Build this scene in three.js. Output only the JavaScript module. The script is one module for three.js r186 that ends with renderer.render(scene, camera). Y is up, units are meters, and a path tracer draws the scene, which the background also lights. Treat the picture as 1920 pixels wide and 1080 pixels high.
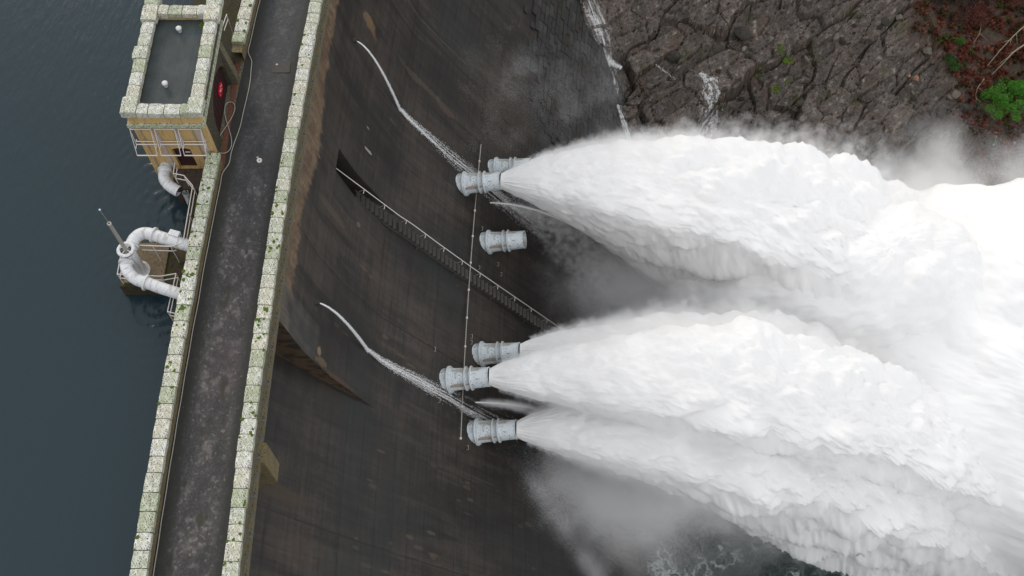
import * as THREE from 'three';
import { mergeGeometries, toCreasedNormals } from 'three/addons/utils/BufferGeometryUtils.js';

// ------------------------------------------------------------------ camera, sky, sun, exposure
const scene = new THREE.Scene();
const camera = new THREE.PerspectiveCamera(30.957, 16 / 9, 0.5, 900);
camera.position.set(0, 50, 0);
camera.rotation.set(-61.472 * Math.PI / 180, 0, 0);
scene.add(camera);

const renderer = new THREE.WebGLRenderer({ antialias: true });
renderer.toneMapping = THREE.LinearToneMapping;
renderer.toneMappingExposure = 1.34;
renderer.shadowMap.enabled = true;

{ // overcast sky: an even layer of cloud, a little brighter overhead
  const w = 256, h = 128, d = new Float32Array(w * h * 4);
  for (let j = 0; j < h; j++) for (let i = 0; i < w; i++) {
    const el = ((j + 0.5) / h - 0.5) * Math.PI, az = (i / w) * Math.PI * 2;
    const up = Math.max(0, Math.sin(el));
    const c = 1 + 0.06 * Math.sin(az * 3 + 4 * up) * Math.cos(el) + 0.04 * Math.sin(az * 7 + 9 * up) * Math.cos(el);
    const L = (el > 0 ? 0.5 + 0.36 * up : 0.34) * c;
    const k = (j * w + i) * 4;
    d[k] = L * 0.975; d[k + 1] = L * 0.995; d[k + 2] = L * 1.03; d[k + 3] = 1;
  }
  const t = new THREE.DataTexture(d, w, h, THREE.RGBAFormat, THREE.FloatType);
  t.mapping = THREE.EquirectangularReflectionMapping; t.magFilter = THREE.LinearFilter; t.minFilter = THREE.LinearFilter;
  t.colorSpace = THREE.LinearSRGBColorSpace; t.needsUpdate = true;
  scene.background = t; scene.environment = t;
}
const sun = new THREE.DirectionalLight(0xfff3e2, 0.85);
sun.position.set(-80, 68, -230); sun.target.position.set(10, -20, -45);
sun.castShadow = true; sun.shadow.radius = 24; sun.shadow.mapSize.set(2048, 2048);
Object.assign(sun.shadow.camera, { left: -90, right: 90, top: 90, bottom: -90, near: 1, far: 480 });
scene.add(sun, sun.target);

// ------------------------------------------------------------------ small tools
let seed = 12345;
const rnd = () => { seed = (seed + 0x6D2B79F5) | 0; let t = Math.imul(seed ^ (seed >>> 15), 1 | seed); t = (t + Math.imul(t ^ (t >>> 7), 61 | t)) ^ t; return ((t ^ (t >>> 14)) >>> 0) / 4294967296; };
const rr = (a, b) => a + (b - a) * rnd();
const gauss = () => (rnd() + rnd() + rnd() + rnd() - 2) * 1.0;
const lerp = (a, b, t) => a + (b - a) * t, clamp = (x, a = 0, b = 1) => Math.min(b, Math.max(a, x));
const smooth = (a, b, x) => { const t = clamp((x - a) / (b - a)); return t * t * (3 - 2 * t); };
const V = (x, y, z) => new THREE.Vector3(x, y, z);
const PERM = new Uint8Array(1024);
{ const p = [...Array(256).keys()]; for (let i = 255; i > 0; i--) { const j = (rnd() * (i + 1)) | 0;[p[i], p[j]] = [p[j], p[i]]; } for (let i = 0; i < 1024; i++) PERM[i] = p[i & 255]; }
const grad = (h, x, y, z) => { h &= 15; const u = h < 8 ? x : y, v = h < 4 ? y : h === 12 || h === 14 ? x : z; return (h & 1 ? -u : u) + (h & 2 ? -v : v); };
function noise(x, y, z) {
  const fx = Math.floor(x), fy = Math.floor(y), fz = Math.floor(z), X = fx & 255, Y = fy & 255, Z = fz & 255;
  x -= fx; y -= fy; z -= fz;
  const u = x * x * x * (x * (x * 6 - 15) + 10), v = y * y * y * (y * (y * 6 - 15) + 10), w = z * z * z * (z * (z * 6 - 15) + 10);
  const A = PERM[X] + Y, AA = PERM[A] + Z, AB = PERM[A + 1] + Z, B = PERM[X + 1] + Y, BA = PERM[B] + Z, BB = PERM[B + 1] + Z;
  const l = (a, b, t) => a + (b - a) * t;
  return l(l(l(grad(PERM[AA], x, y, z), grad(PERM[BA], x - 1, y, z), u), l(grad(PERM[AB], x, y - 1, z), grad(PERM[BB], x - 1, y - 1, z), u), v),
    l(l(grad(PERM[AA + 1], x, y, z - 1), grad(PERM[BA + 1], x - 1, y, z - 1), u), l(grad(PERM[AB + 1], x, y - 1, z - 1), grad(PERM[BB + 1], x - 1, y - 1, z - 1), u), v), w);
}
const fbm = (x, y, z, o = 4) => { let s = 0, a = 0.5; for (let i = 0; i < o; i++) { s += a * noise(x, y, z); x = x * 2.03 + 7.1; y = y * 2.03 + 3.3; z = z * 2.03 + 1.7; a *= 0.5; } return s; };
const billow = (x, y, z, o = 4) => { let s = 0, a = 0.5; for (let i = 0; i < o; i++) { s += a * Math.abs(noise(x, y, z)) * 1.6; x = x * 2.1 + 5.2; y = y * 2.1 + 9.1; z = z * 2.1 + 2.9; a *= 0.52; } return s; };
// noise that repeats every (px, py) cells, for textures that tile
const hash2 = (i, j, k) => PERM[(PERM[(PERM[i & 255] + j) & 1023] + k) & 1023] / 255;
function tnoise(x, y, px, py, k = 0) {
  const i = Math.floor(x), j = Math.floor(y), m = (a, n) => ((a % n) + n) % n; x -= i; y -= j;
  const u = x * x * (3 - 2 * x), v = y * y * (3 - 2 * y);
  const a = hash2(m(i, px), m(j, py), k), b = hash2(m(i + 1, px), m(j, py), k), c = hash2(m(i, px), m(j + 1, py), k), d = hash2(m(i + 1, px), m(j + 1, py), k);
  return lerp(lerp(a, b, u), lerp(c, d, u), v);
}
const tfbm = (u, v, px, py, o = 4, k = 0) => { let s = 0, a = 0.5, t = 0; for (let i = 0; i < o; i++) { s += a * tnoise(u * px, v * py, px, py, k + i * 17); t += a; px *= 2; py *= 2; a *= 0.55; } return s / t; };
function tex(w, h, fn, opt = {}) {
  const d = new Uint8Array(w * h * 4);
  for (let j = 0; j < h; j++) for (let i = 0; i < w; i++) { const c = fn((i + 0.5) / w, (j + 0.5) / h), k = (j * w + i) * 4; d[k] = clamp(c[0], 0, 255); d[k + 1] = clamp(c[1], 0, 255); d[k + 2] = clamp(c[2], 0, 255); d[k + 3] = 255; }
  const t = new THREE.DataTexture(d, w, h); t.wrapS = t.wrapT = opt.mirror ? THREE.MirroredRepeatWrapping : THREE.RepeatWrapping;
  t.magFilter = THREE.LinearFilter; t.minFilter = THREE.LinearMipmapLinearFilter; t.generateMipmaps = true;
  if (!opt.data) t.colorSpace = THREE.SRGBColorSpace;
  t.needsUpdate = true; return t;
}
const mix3 = (a, b, t) => [lerp(a[0], b[0], t), lerp(a[1], b[1], t), lerp(a[2], b[2], t)];
const mul3 = (a, s) => [a[0] * s, a[1] * s, a[2] * s];

const taken = {};
const numbered = (n) => { taken[n] = (taken[n] ?? -1) + 1; return taken[n] ? n + '_' + String(taken[n]).padStart(3, '0') : n; };
function tag(o, label, category, group) { o.userData.label = label; o.userData.category = category; if (group) o.userData.group = group; return o; }
function thing(name, label, category, pos = [0, 0, 0], group) { const g = new THREE.Group(); g.name = numbered(name); g.position.set(...pos); tag(g, label, category, group); scene.add(g); return g; }
function part(name, geo, mat, parent) { const m = new THREE.Mesh(geo, mat); m.name = name; parent.add(m); return m; }
function solo(name, geo, mat, label, category, group) { const m = new THREE.Mesh(geo, mat); m.name = numbered(name); tag(m, label, category, group); scene.add(m); return m; }
function structure(name, geo, mat) { const m = new THREE.Mesh(geo, mat); m.name = name; m.userData.kind = 'structure'; scene.add(m); return m; }
const merge = (l) => l.length === 1 ? l[0] : mergeGeometries(l, false);
function boxUV(g, k = 1, ou = 0, ov = 0) { // uv in metres from the face a vertex belongs to
  const p = g.attributes.position, n = g.attributes.normal, uv = g.attributes.uv;
  for (let i = 0; i < p.count; i++) {
    const x = Math.abs(n.getX(i)), y = Math.abs(n.getY(i)), z = Math.abs(n.getZ(i));
    if (y >= x && y >= z) uv.setXY(i, p.getX(i) * k + ou, p.getZ(i) * k + ov);
    else if (x >= z) uv.setXY(i, p.getZ(i) * k + ou, p.getY(i) * k + ov);
    else uv.setXY(i, p.getX(i) * k + ou, p.getY(i) * k + ov);
  }
  return g;
}
const box = (x0, x1, y0, y1, z0, z1, k = 1) => { const g = new THREE.BoxGeometry(x1 - x0, y1 - y0, z1 - z0); g.translate((x0 + x1) / 2, (y0 + y1) / 2, (z0 + z1) / 2); return boxUV(g, k); };
function bar(a, b, r, seg = 8) { // a round bar between two points
  const d = b.clone().sub(a), L = d.length(), g = new THREE.CylinderGeometry(r, r, L, seg);
  g.translate(0, L / 2, 0); g.applyQuaternion(new THREE.Quaternion().setFromUnitVectors(V(0, 1, 0), d.normalize())); g.translate(a.x, a.y, a.z); return g;
}
function rail(pts, r, seg = 8) { const l = []; pts = pts.map((p) => p.isVector3 ? p : V(...p)); for (let i = 0; i + 1 < pts.length; i++) l.push(bar(pts[i], pts[i + 1], r, seg)); for (const p of pts) { const s = new THREE.SphereGeometry(r * 1.02, seg, 6); s.translate(p.x, p.y, p.z); l.push(s); } return merge(l); }
const curveTube = (pts, r, n = 60, seg = 12, closed = false) => new THREE.TubeGeometry(new THREE.CatmullRomCurve3(pts.map((p) => V(...p)), closed, 'catmullrom', 0.5), n, r, seg, closed);
function lathe(profile, seg = 40) { return new THREE.LatheGeometry(profile.map(([r, y]) => new THREE.Vector2(r, y)), seg); }
function gridGeo(nu, nv, fn, uvf) { // sheet of (nu+1) x (nv+1) points
  const pos = new Float32Array((nu + 1) * (nv + 1) * 3), uv = new Float32Array((nu + 1) * (nv + 1) * 2), idx = [];
  for (let j = 0; j <= nv; j++) for (let i = 0; i <= nu; i++) { const k = j * (nu + 1) + i, p = fn(i, j), q = uvf(i, j, p); pos[k * 3] = p[0]; pos[k * 3 + 1] = p[1]; pos[k * 3 + 2] = p[2]; uv[k * 2] = q[0]; uv[k * 2 + 1] = q[1]; }
  for (let j = 0; j < nv; j++) for (let i = 0; i < nu; i++) { const a = j * (nu + 1) + i, b = a + 1, c = a + nu + 1, d = c + 1; idx.push(a, c, b, b, c, d); }
  const g = new THREE.BufferGeometry(); g.setAttribute('position', new THREE.BufferAttribute(pos, 3)); g.setAttribute('uv', new THREE.BufferAttribute(uv, 2)); g.setIndex(idx); g.computeVertexNormals(); return g;
}

// ------------------------------------------------------------------ the dam's own coordinates: s along the crest, r downstream of the crest line, y up
const X0 = 466.8, Z0 = -19, R0 = 480;
const D = (s, r, y) => { const a = Math.asin((s - Z0) / R0); return V(X0 - (R0 - r) * Math.cos(a), y, Z0 + (R0 - r) * Math.sin(a)); };
const downstream = (s) => { const a = Math.asin((s - Z0) / R0); return V(Math.cos(a), 0, -Math.sin(a)); };
const along = (s) => { const a = Math.asin((s - Z0) / R0); return V(Math.sin(a), 0, Math.cos(a)); };
const table = (t) => (y) => { if (y >= t[0][0]) return t[0][1]; for (let i = 1; i < t.length; i++) if (y >= t[i][0]) return lerp(t[i - 1][1], t[i][1], (t[i - 1][0] - y) / (t[i - 1][0] - t[i][0])); return t[t.length - 1][1]; };
const rPlain = table([[-1.2, -1.05], [-3.2, -1.0], [-4.3, -0.75], [-7.8, 1.15], [-11, 3.1], [-12.8, 4.2], [-16.4, 6.6], [-20, 9.1], [-30, 16.4], [-45, 27.6], [-58, 37.4]]);
const rBlock = table([[-0.35, 0.52], [-1.2, 0.66], [-4.3, 1.15], [-8, 2.2], [-12.8, 4.2], [-16.4, 6.6], [-20, 9.1], [-30, 16.4], [-45, 27.6], [-58, 37.4]]);
const RIB = -25.4, SLOT = [-40.4, -38.75];
const rFace = (s, y, block = s < RIB) => {
  let r = block ? rBlock(y) : rPlain(y);
  if (s > SLOT[0] && s < SLOT[1] && y < -5.3 && y > -12.9) r = Math.min(r, 4.2 + (-12.8 - y) * 0.66 - 0.12 - 1.1 * smooth(-12.4, -9.5, y));
  return r;
};
const RIVER = -41.5, LAKE = -2.5;

// ------------------------------------------------------------------ materials
const std = (o) => new THREE.MeshStandardMaterial(o);
const lichenTex = tex(512, 512, (u, v) => {
  const a = tfbm(u, v, 8, 8, 5, 1), b = tfbm(u, v, 24, 24, 4, 40), c = tfbm(u, v, 64, 64, 2, 80), e = tfbm(u, v, 5, 5, 4, 120);
  let k = mix3([208, 208, 198], [236, 236, 230], smooth(0.35, 0.65, a));
  k = mix3(k, [140, 138, 124], smooth(0.56, 0.68, b) * 0.7);
  k = mix3(k, [62, 60, 54], smooth(0.63, 0.71, tfbm(u, v, 17, 17, 3, 210)) * 0.8); k = mix3(k, [60, 58, 50], smooth(0.68, 0.78, c) * 0.6);
  k = mix3(k, [160, 164, 124], smooth(0.6, 0.75, e) * 0.35);
  return k;
});
const lichenBump = tex(256, 256, (u, v) => { const k = 255 * (0.6 * tfbm(u, v, 16, 16, 4, 40) + 0.4 * tfbm(u, v, 48, 48, 2, 60)); return [k, k, k]; }, { data: true });
const M = {};
M.coping = [0xffffff, 0xf0f2ea, 0xf8f5ee, 0xdce2d0].map((c) => std({ map: lichenTex, bumpMap: lichenBump, bumpScale: 0.03, color: c, roughness: 0.95 }));
const wallTex = tex(512, 512, (u, v) => {
  const a = tfbm(u, v, 6, 6, 5, 2), b = tfbm(u, v, 30, 30, 3, 33), c = tfbm(u, v, 10, 10, 4, 70), e = tfbm(u, v, 80, 80, 2, 90);
  let k = mix3([112, 108, 96], [150, 146, 130], a); k = mix3(k, [150, 128, 66], smooth(0.52, 0.66, c) * 0.75); k = mix3(k, [58, 56, 48], smooth(0.58, 0.72, b) * 0.75); k = mix3(k, [186, 184, 170], smooth(0.66, 0.75, e) * 0.7); return k;
});
M.stone = std({ map: wallTex, color: 0xcac8c0, bumpMap: lichenBump, bumpScale: 0.04, roughness: 0.95 });
M.pier = std({ map: wallTex, color: 0xe4d8bc, bumpMap: lichenBump, bumpScale: 0.04, roughness: 0.95 });
M.darkStone = std({ map: wallTex, color: 0x908e88, bumpMap: lichenBump, bumpScale: 0.04, roughness: 0.95 });
const ochreTex = tex(512, 512, (u, v) => {
  const a = tfbm(u, v, 4, 6, 5, 3), b = tfbm(u, v, 20, 3, 4, 31), c = tfbm(u, v, 50, 50, 2, 77);
  let k = mix3([214, 180, 118], [232, 204, 148], a); k = mix3(k, [150, 118, 70], smooth(0.55, 0.72, b) * 0.45); k = mix3(k, [200, 184, 160], smooth(0.6, 0.75, c) * 0.5); return k;
});
const slabTex0 = tex(256, 256, (u, v) => mix3([170, 160, 152], [204, 196, 186], tfbm(u, v, 8, 8, 5, 24)));
M.ochre = std({ map: ochreTex, color: 0xe2dcd4, roughness: 0.9, bumpMap: lichenBump, bumpScale: 0.012 });
M.render = std({ map: slabTex0, color: 0xf2eef0, roughness: 0.95 });
M.door = std({ color: 0x371a1c, roughness: 0.6 });
const paintTex = tex(512, 512, (u, v) => {
  const a = tfbm(u, v, 6, 6, 4, 5), b = tfbm(u, v, 40, 5, 3, 22), c = tfbm(u, v, 60, 60, 2, 66);
  let k = mix3([205, 207, 210], [228, 229, 231], a); k = mix3(k, [176, 174, 166], smooth(0.55, 0.75, b) * 0.7); k = mix3(k, [150, 132, 108], smooth(0.76, 0.84, c) * 0.5); return k;
});
M.whitePaint = std({ map: paintTex, roughness: 0.5 });
M.rail = std({ color: 0xd8d2cc, roughness: 0.55 });
const nozzleTex = tex(512, 512, (u, v) => {
  const a = tfbm(u, v, 5, 5, 4, 9), b = tfbm(u, v, 4, 30, 4, 25), c = tfbm(u, v, 70, 70, 2, 68), e = tfbm(u, v, 6, 3, 4, 140);
  let k = mix3([208, 217, 221], [225, 232, 235], a); k = mix3(k, [150, 158, 160], smooth(0.55, 0.75, b) * 0.6); k = mix3(k, [138, 128, 110], smooth(0.6, 0.75, e) * 0.5); k = mix3(k, [70, 66, 60], smooth(0.72, 0.82, c) * 0.7); k = mix3(k, [128, 98, 74], smooth(0.62, 0.74, tfbm(u, v, 12, 5, 4, 260)) * 0.55); return k;
});
M.nozzle = std({ map: nozzleTex, roughness: 0.45, metalness: 0 });
M.dark = std({ color: 0x14120f, roughness: 0.8 });
const steelTex = tex(256, 256, (u, v) => { const a = tfbm(u, v, 8, 8, 4, 11), b = tfbm(u, v, 30, 30, 3, 44); return mix3(mix3([84, 82, 78], [112, 110, 105], a), [96, 66, 50], smooth(0.6, 0.72, b) * 0.7); });
M.steel = std({ map: steelTex, color: 0xb8b8b4, roughness: 0.6, metalness: 0.25 });
M.galv = std({ color: 0xa9a49c, roughness: 0.5, metalness: 0.3 });
const rustTex = tex(256, 256, (u, v) => mix3(mix3([84, 54, 40], [122, 78, 56], tfbm(u, v, 10, 10, 4, 13)), [70, 62, 52], smooth(0.5, 0.7, tfbm(u, v, 6, 6, 4, 113)) * 0.7));
M.rust = std({ map: rustTex, roughness: 0.9 });
const feltTex = tex(512, 512, (u, v) => { const a = tfbm(u, v, 5, 5, 5, 15), b = tfbm(u, v, 60, 60, 2, 55), c = tfbm(u, v, 9, 9, 4, 150); let k = mix3([72, 76, 78], [88, 92, 93], a); k = mix3(k, [112, 112, 106], smooth(0.7, 0.8, b) * 0.5); k = mix3(k, [96, 92, 84], smooth(0.55, 0.7, c) * 0.6); if (Math.abs(u * 3 - Math.round(u * 3)) < 0.012) k = mul3(k, 0.72); return mul3(k, 0.88 + 0.28 * tfbm(u, v, 3, 3, 4, 250)); });
M.felt = std({ map: feltTex, color: new THREE.Color().setRGB(0.48, 0.56, 0.56), roughness: 0.75 });
const mossyTex = tex(512, 512, (u, v) => { const a = tfbm(u, v, 5, 5, 5, 18), b = tfbm(u, v, 24, 24, 4, 58), c = tfbm(u, v, 8, 8, 4, 160); let k = mix3([62, 52, 40], [92, 80, 64], a); k = mix3(k, [66, 72, 22], smooth(0.5, 0.62, c) * 0.85); return mix3(k, [40, 36, 28], smooth(0.58, 0.7, b) * 0.7); });
M.mossy = std({ map: mossyTex, color: new THREE.Color().setRGB(0.66, 0.66, 0.62), roughness: 0.95, bumpMap: lichenBump, bumpScale: 0.03 });
const mudTex = tex(512, 512, (u, v) => { const a = tfbm(u, v, 5, 9, 5, 19), b = tfbm(u, v, 40, 6, 4, 59); return mix3(mix3([78, 66, 56], [104, 90, 78], a), [52, 44, 36], smooth(0.52, 0.7, b) * 0.7); });
M.mud = std({ map: mudTex, color: new THREE.Color().setRGB(0.66, 0.64, 0.62), roughness: 0.85 });
const slabTex = tex(256, 256, (u, v) => mix3(mix3([134, 120, 98], [168, 152, 128], tfbm(u, v, 7, 7, 5, 20)), [84, 78, 58], smooth(0.6, 0.7, tfbm(u, v, 20, 20, 3, 61)) * 0.6));
M.slab = std({ map: slabTex, color: 0xc8c4bc, roughness: 0.95 });
const mossTex = tex(256, 256, (u, v) => mix3([58, 84, 16], [120, 146, 34], tfbm(u, v, 20, 20, 4, 21)));
M.moss = std({ map: mossTex, color: 0xd0d0b0, roughness: 1 });
M.foam = std({ color: new THREE.Color().setRGB(0.95, 0.945, 0.932), roughness: 1 });
M.drop = std({ color: new THREE.Color().setRGB(0.955, 0.953, 0.95), roughness: 1 });
const hairBump = tex(512, 512, (u, v) => { const k = 255 * tfbm(u, v, 24, 24, 5, 23); return [k, k, k]; }, { data: true });

// ------------------------------------------------------------------ dam wall
// concrete face texture over s in [-92, 0] and y in [0, -44]
const TS0 = -92, TS1 = 0, TY = 44;
const spots = []; // rust, lime and bare patches seen on the face: s, y, length along the fall, width, colour, strength
const spot = (s, y, ly, ws, c, k) => spots.push([s, y, ly, ws, c, k]);
spot(-52.5, -6.4, 1.1, 0.55, [150, 132, 104], 0.9); spot(-52.2, -7.2, 1.0, 0.2, [150, 110, 76], 0.7); spot(-52.9, -6.9, 0.6, 0.3, [160, 128, 84], 0.7);
spot(-53.3, -13.6, 2.6, 0.35, [104, 96, 80], 0.7); spot(-52.95, -16.6, 1.1, 0.4, [112, 92, 80], 0.7);
spot(-44.7, -8.6, 0.25, 0.12, [210, 205, 195], 0.9); spot(-43.05, -8.95, 0.5, 0.12, [214, 208, 196], 0.95);
spot(-35.8, -5.6, 2.2, 0.28, [108, 98, 84], 0.75); spot(-26.3, -6.2, 0.3, 0.35, [196, 172, 140], 0.85); spot(-25.75, -6.6, 0.8, 0.3, [150, 124, 98], 0.8);
spot(-25.55, -8.5, 2.2, 0.2, [130, 92, 60], 0.6); spot(-17.55, -5.5, 3.2, 0.5, [92, 78, 56], 0.65); spot(-37.0, -9.0, 0.2, 0.2, [150, 130, 100], 0.8);
spot(-74.4, -28.6, 0.4, 0.5, [160, 110, 84], 0.8); spot(-73.8, -30.0, 2.2, 0.8, [142, 92, 74], 0.75); spot(-73.2, -33, 2.2, 1.0, [104, 82, 66], 0.6);
for (let i = 0; i < 46; i++) spot(rr(-28, -11), rr(-12, -30), rr(0.15, 0.5), rr(0.05, 0.16), [128, 112, 92], rr(0.3, 0.7));
for (let i = 0; i < 40; i++) spot(rr(-58, -26), rr(-6, -26), rr(0.15, 0.6), rr(0.05, 0.14), [126, 110, 90], rr(0.3, 0.7));
const seams = [[-16.5, 0.7, -4, -30, [30, 26, 22]], [-32, 0.9, -1, -26, [28, 24, 20]], [-59, 0.6, -9, -30, [140, 138, 128]], [-48.2, 0.5, -9, -24, [32, 28, 24]], [-45.6, 0.45, -10, -24, [30, 26, 22]], [-23.3, 0.4, -14, -30, [34, 30, 26]], [-66, 0.5, -10, -26, [30, 28, 26]], [-75, 0.5, -6, -34, [34, 32, 28]]];
const faceTex = tex(2048, 1024, (u, v) => {
  const s = lerp(TS0, TS1, u), y = -(1 - v) * TY;
  const n1 = fbm(s * 0.16, y * 0.16, 3.1, 4), n2 = fbm(s * 0.9, y * 0.9, 8.7, 4), n3 = fbm(s * 4, y * 4, 1.2, 3);
  const fall = fbm(s * 1.5, y * 0.09, 5.5, 4), lift = fbm(s * 0.05, y * 2.6, 9.9, 3), fineFall = fbm(s * 7, y * 0.35, 2.5, 3), fineLift = fbm(s * 0.35, y * 8, 4.4, 3);
  let k = mix3([66, 62, 58], [76, 69, 63], smooth(-0.3, 0.3, n1));
  k = mul3(k, 1 + fall * 0.4 + lift * 0.3 + fineFall * 0.2 + fineLift * 0.22 + n3 * 0.24 + n2 * 0.3 + n1 * 0.5);
  k = mix3(k, [72, 58, 48], smooth(0.12, 0.35, n2 + n1 * 0.5) * 0.4); k = mix3(k, [92, 92, 90], smooth(0.16, 0.4, fbm(s * 2.4, y * 0.16, 25, 4)) * 0.5); k = mix3(k, [34, 34, 34], smooth(0.1, 0.35, fbm(s * 1.1, y * 0.1, 45, 4)) * 0.55); k = mix3(k, [40, 38, 36], smooth(0.18, 0.36, fbm(s * 0.12 + 0.05 * y, y * 0.05, 65, 3)) * 0.5);
  k = mix3(k, [52, 60, 60], smooth(0.05, 0.3, fbm(s * 0.07, y * 0.12, 15, 3)) * 0.5);
  const ly = y / 1.35, lf = Math.abs(ly - Math.round(ly)); if (lf < 0.03) k = mul3(k, 0.84 + 0.5 * noise(s * 0.5, Math.round(ly) * 3, 0));
  if (s < RIB) { // pale bare concrete under the crest, its lower edge ragged
    const edge = -1.55 - 0.55 * fbm(s * 0.5, 2, 7, 3) - 1.4 * Math.max(0, fbm(s * 2.2, 1, 3, 3)) - 0.9 * smooth(-34, -38, s) + 0.9 * smooth(-38, -46, s);
    const t = smooth(edge - 0.25, edge + 0.25, y + 0.5 * n2); k = mix3(k, mul3(mix3([142, 116, 92], [164, 140, 112], smooth(-0.2, 0.2, n2)), 1 + n3 * 0.4 + fineFall * 0.3), t * 0.9);
    const t2 = smooth(-27.9, -27.5, s + 0.3 * n2) * smooth(-6.1, -5.6, y) ; k = mix3(k, mul3([98, 98, 96], 1 + fineFall * 0.4 + n2 * 0.5), t2 * 0.7);
  } else { const t = smooth(-1.9, -1.4, y); k = mix3(k, [96, 90, 80], t * 0.5); }
  for (const [cs, w, y0, y1, c] of seams) { if (Math.abs(s - cs) < 0.12 && y < y0 && y > y1) { const q = Math.abs(s - cs - 0.03 * noise(y * 1.3, cs, 0)); if (q < 0.05) k = mix3(k, c, w * (0.75 + 0.5 * noise(y * 2.2, cs * 7, 2))); } }
  for (const [cs, cy, l, w, c, q] of spots) { const a = (s - cs) / w, b = (y - cy) / l; if (a * a < 4 && b * b < 4) { const e = a * a + b * b + 1.3 * n2 + 1.1 * n3; if (e < 1.1) k = mix3(k, c, q * smooth(1.1, 0.5, e)); } }
  return k;
}, { mirror: true });
const faceBump = tex(1024, 512, (u, v) => { const k = 128 + 110 * (0.5 * (tfbm(u, v, 60, 30, 4, 3) - 0.5) * 2 + 0.6 * (tfbm(u, v, 8, 120, 3, 7) - 0.5)); return [k, k, k]; }, { data: true });
M.face = std({ map: faceTex, color: new THREE.Color().setRGB(0.5, 0.48, 0.46), bumpMap: faceBump, bumpScale: 0.05, roughness: 0.62 });
const endTex = tex(256, 256, (u, v) => { const a = tfbm(u, v, 6, 8, 5, 36), b = tfbm(u, v, 20, 6, 4, 46); return mix3(mix3([92, 76, 58], [124, 100, 74], a), [56, 48, 40], smooth(0.5, 0.68, b) * 0.8); });
M.endWall = std({ map: endTex, color: new THREE.Color().setRGB(0.55, 0.54, 0.53), roughness: 0.85 });
const dam = thing('gravity_dam', 'huge dark stained concrete dam with curved sloping face between lake and gorge', 'dam', [0, 0, 0]);
{
  const ss = []; for (let s = -118; s <= 14; s += 0.6) ss.push(s);
  for (const e of [RIB, ...SLOT]) ss.push(e - 0.004, e + 0.004);
  ss.sort((a, b) => a - b);
  const ys = []; for (let y = -0.35; y > -14; y -= 0.35) ys.push(y); for (let y = -14; y >= -56; y -= 0.7) ys.push(y);
  for (const e of [-5.3, -12.9]) ys.push(e - 0.004, e + 0.004); ys.sort((a, b) => b - a);
  for (const [nm, list] of [['spillway_block_face', [...ss.filter((s) => s < RIB - 0.01), RIB]], ['downstream_face', [RIB, ...ss.filter((s) => s > RIB + 0.01)]]]) {
    const g = gridGeo(list.length - 1, ys.length - 1, (i, j) => { const s = list[i], y = ys[j]; const bulge = 0.06 * fbm(s * 0.3, y * 0.3, 2, 3); return D(s, rFace(s, y, nm[0] === 's') + bulge * smooth(-12, -15, y), y).toArray(); }, (i, j) => [(list[i] - TS0) / (TS1 - TS0), 1 + ys[j] / TY]);
    part(nm, g, M.face, dam);
  }
  { const n = 40, g = gridGeo(n, 8, (i, j) => { const y = lerp(-0.35, -13, i / n); return D(RIB + 0.03 * noise(y * 2, j, 3) * (j > 0 && j < 8), lerp(rPlain(y), rBlock(y), j / 8), y).toArray(); }, (i, j) => [i * 0.05, j * 0.05]); part('block_end_wall', g, M.endWall, dam); }
  // crest slab carrying the road, with the string course that juts out below the downstream parapet
  const N = 132, sN = (i) => -118 + i;
  const strip = (r0, y0, r1, y1, k = 0.5) => gridGeo(N, 1, (i, j) => D(sN(i), j ? r1 : r0, j ? y1 : y0).toArray(), (i, j) => [sN(i) * k, (j ? Math.hypot(r1 - r0, y1 - y0) : 0) * k]);
  part('crest_slab', merge([strip(-5.0, -0.012, 0.45, -0.012), strip(0.45, -0.012, 0.45, -0.3), strip(0.45, -0.3, -1.2, -1.25)]), M.stone, dam);
  part('string_course', merge([strip(0.3, 0.02, 0.53, 0.02), strip(0.53, 0.02, 0.53, -0.42), strip(0.53, -0.42, 0.3, -0.5)]), M.stone, dam);
  part('upstream_wall', merge([strip(-4.78, -0.02, -4.78, -0.9), strip(-4.78, -0.9, -5.0, -0.9), strip(-5.0, -0.9, -5.9, -3.4), strip(-5.9, -3.4, -6.5, -12)]), M.mud, dam);
  // the pier below the string course, tapering into the face
  const pierGeo = () => { const sh = new THREE.Shape(); sh.moveTo(-1.3, -0.2); sh.lineTo(0.7, -0.2); sh.lineTo(0.74, -3.3); sh.lineTo(0.6, -3.55); sh.lineTo(-0.75, -4.5); sh.lineTo(-1.3, -4.5); const g2 = new THREE.ExtrudeGeometry(sh, { depth: 1.0, bevelEnabled: true, bevelSize: 0.03, bevelThickness: 0.03, bevelSegments: 1 }); return g2; };
  const pg = pierGeo(); const o = D(-18.3, 0, 0), a = downstream(-18.3); pg.applyMatrix4(new THREE.Matrix4().makeBasis(a, V(0, 1, 0), along(-18.3)).setPosition(o)); boxUV(pg, 0.6);
  part('corbel_pier', pg, M.pier, dam);
}
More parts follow.
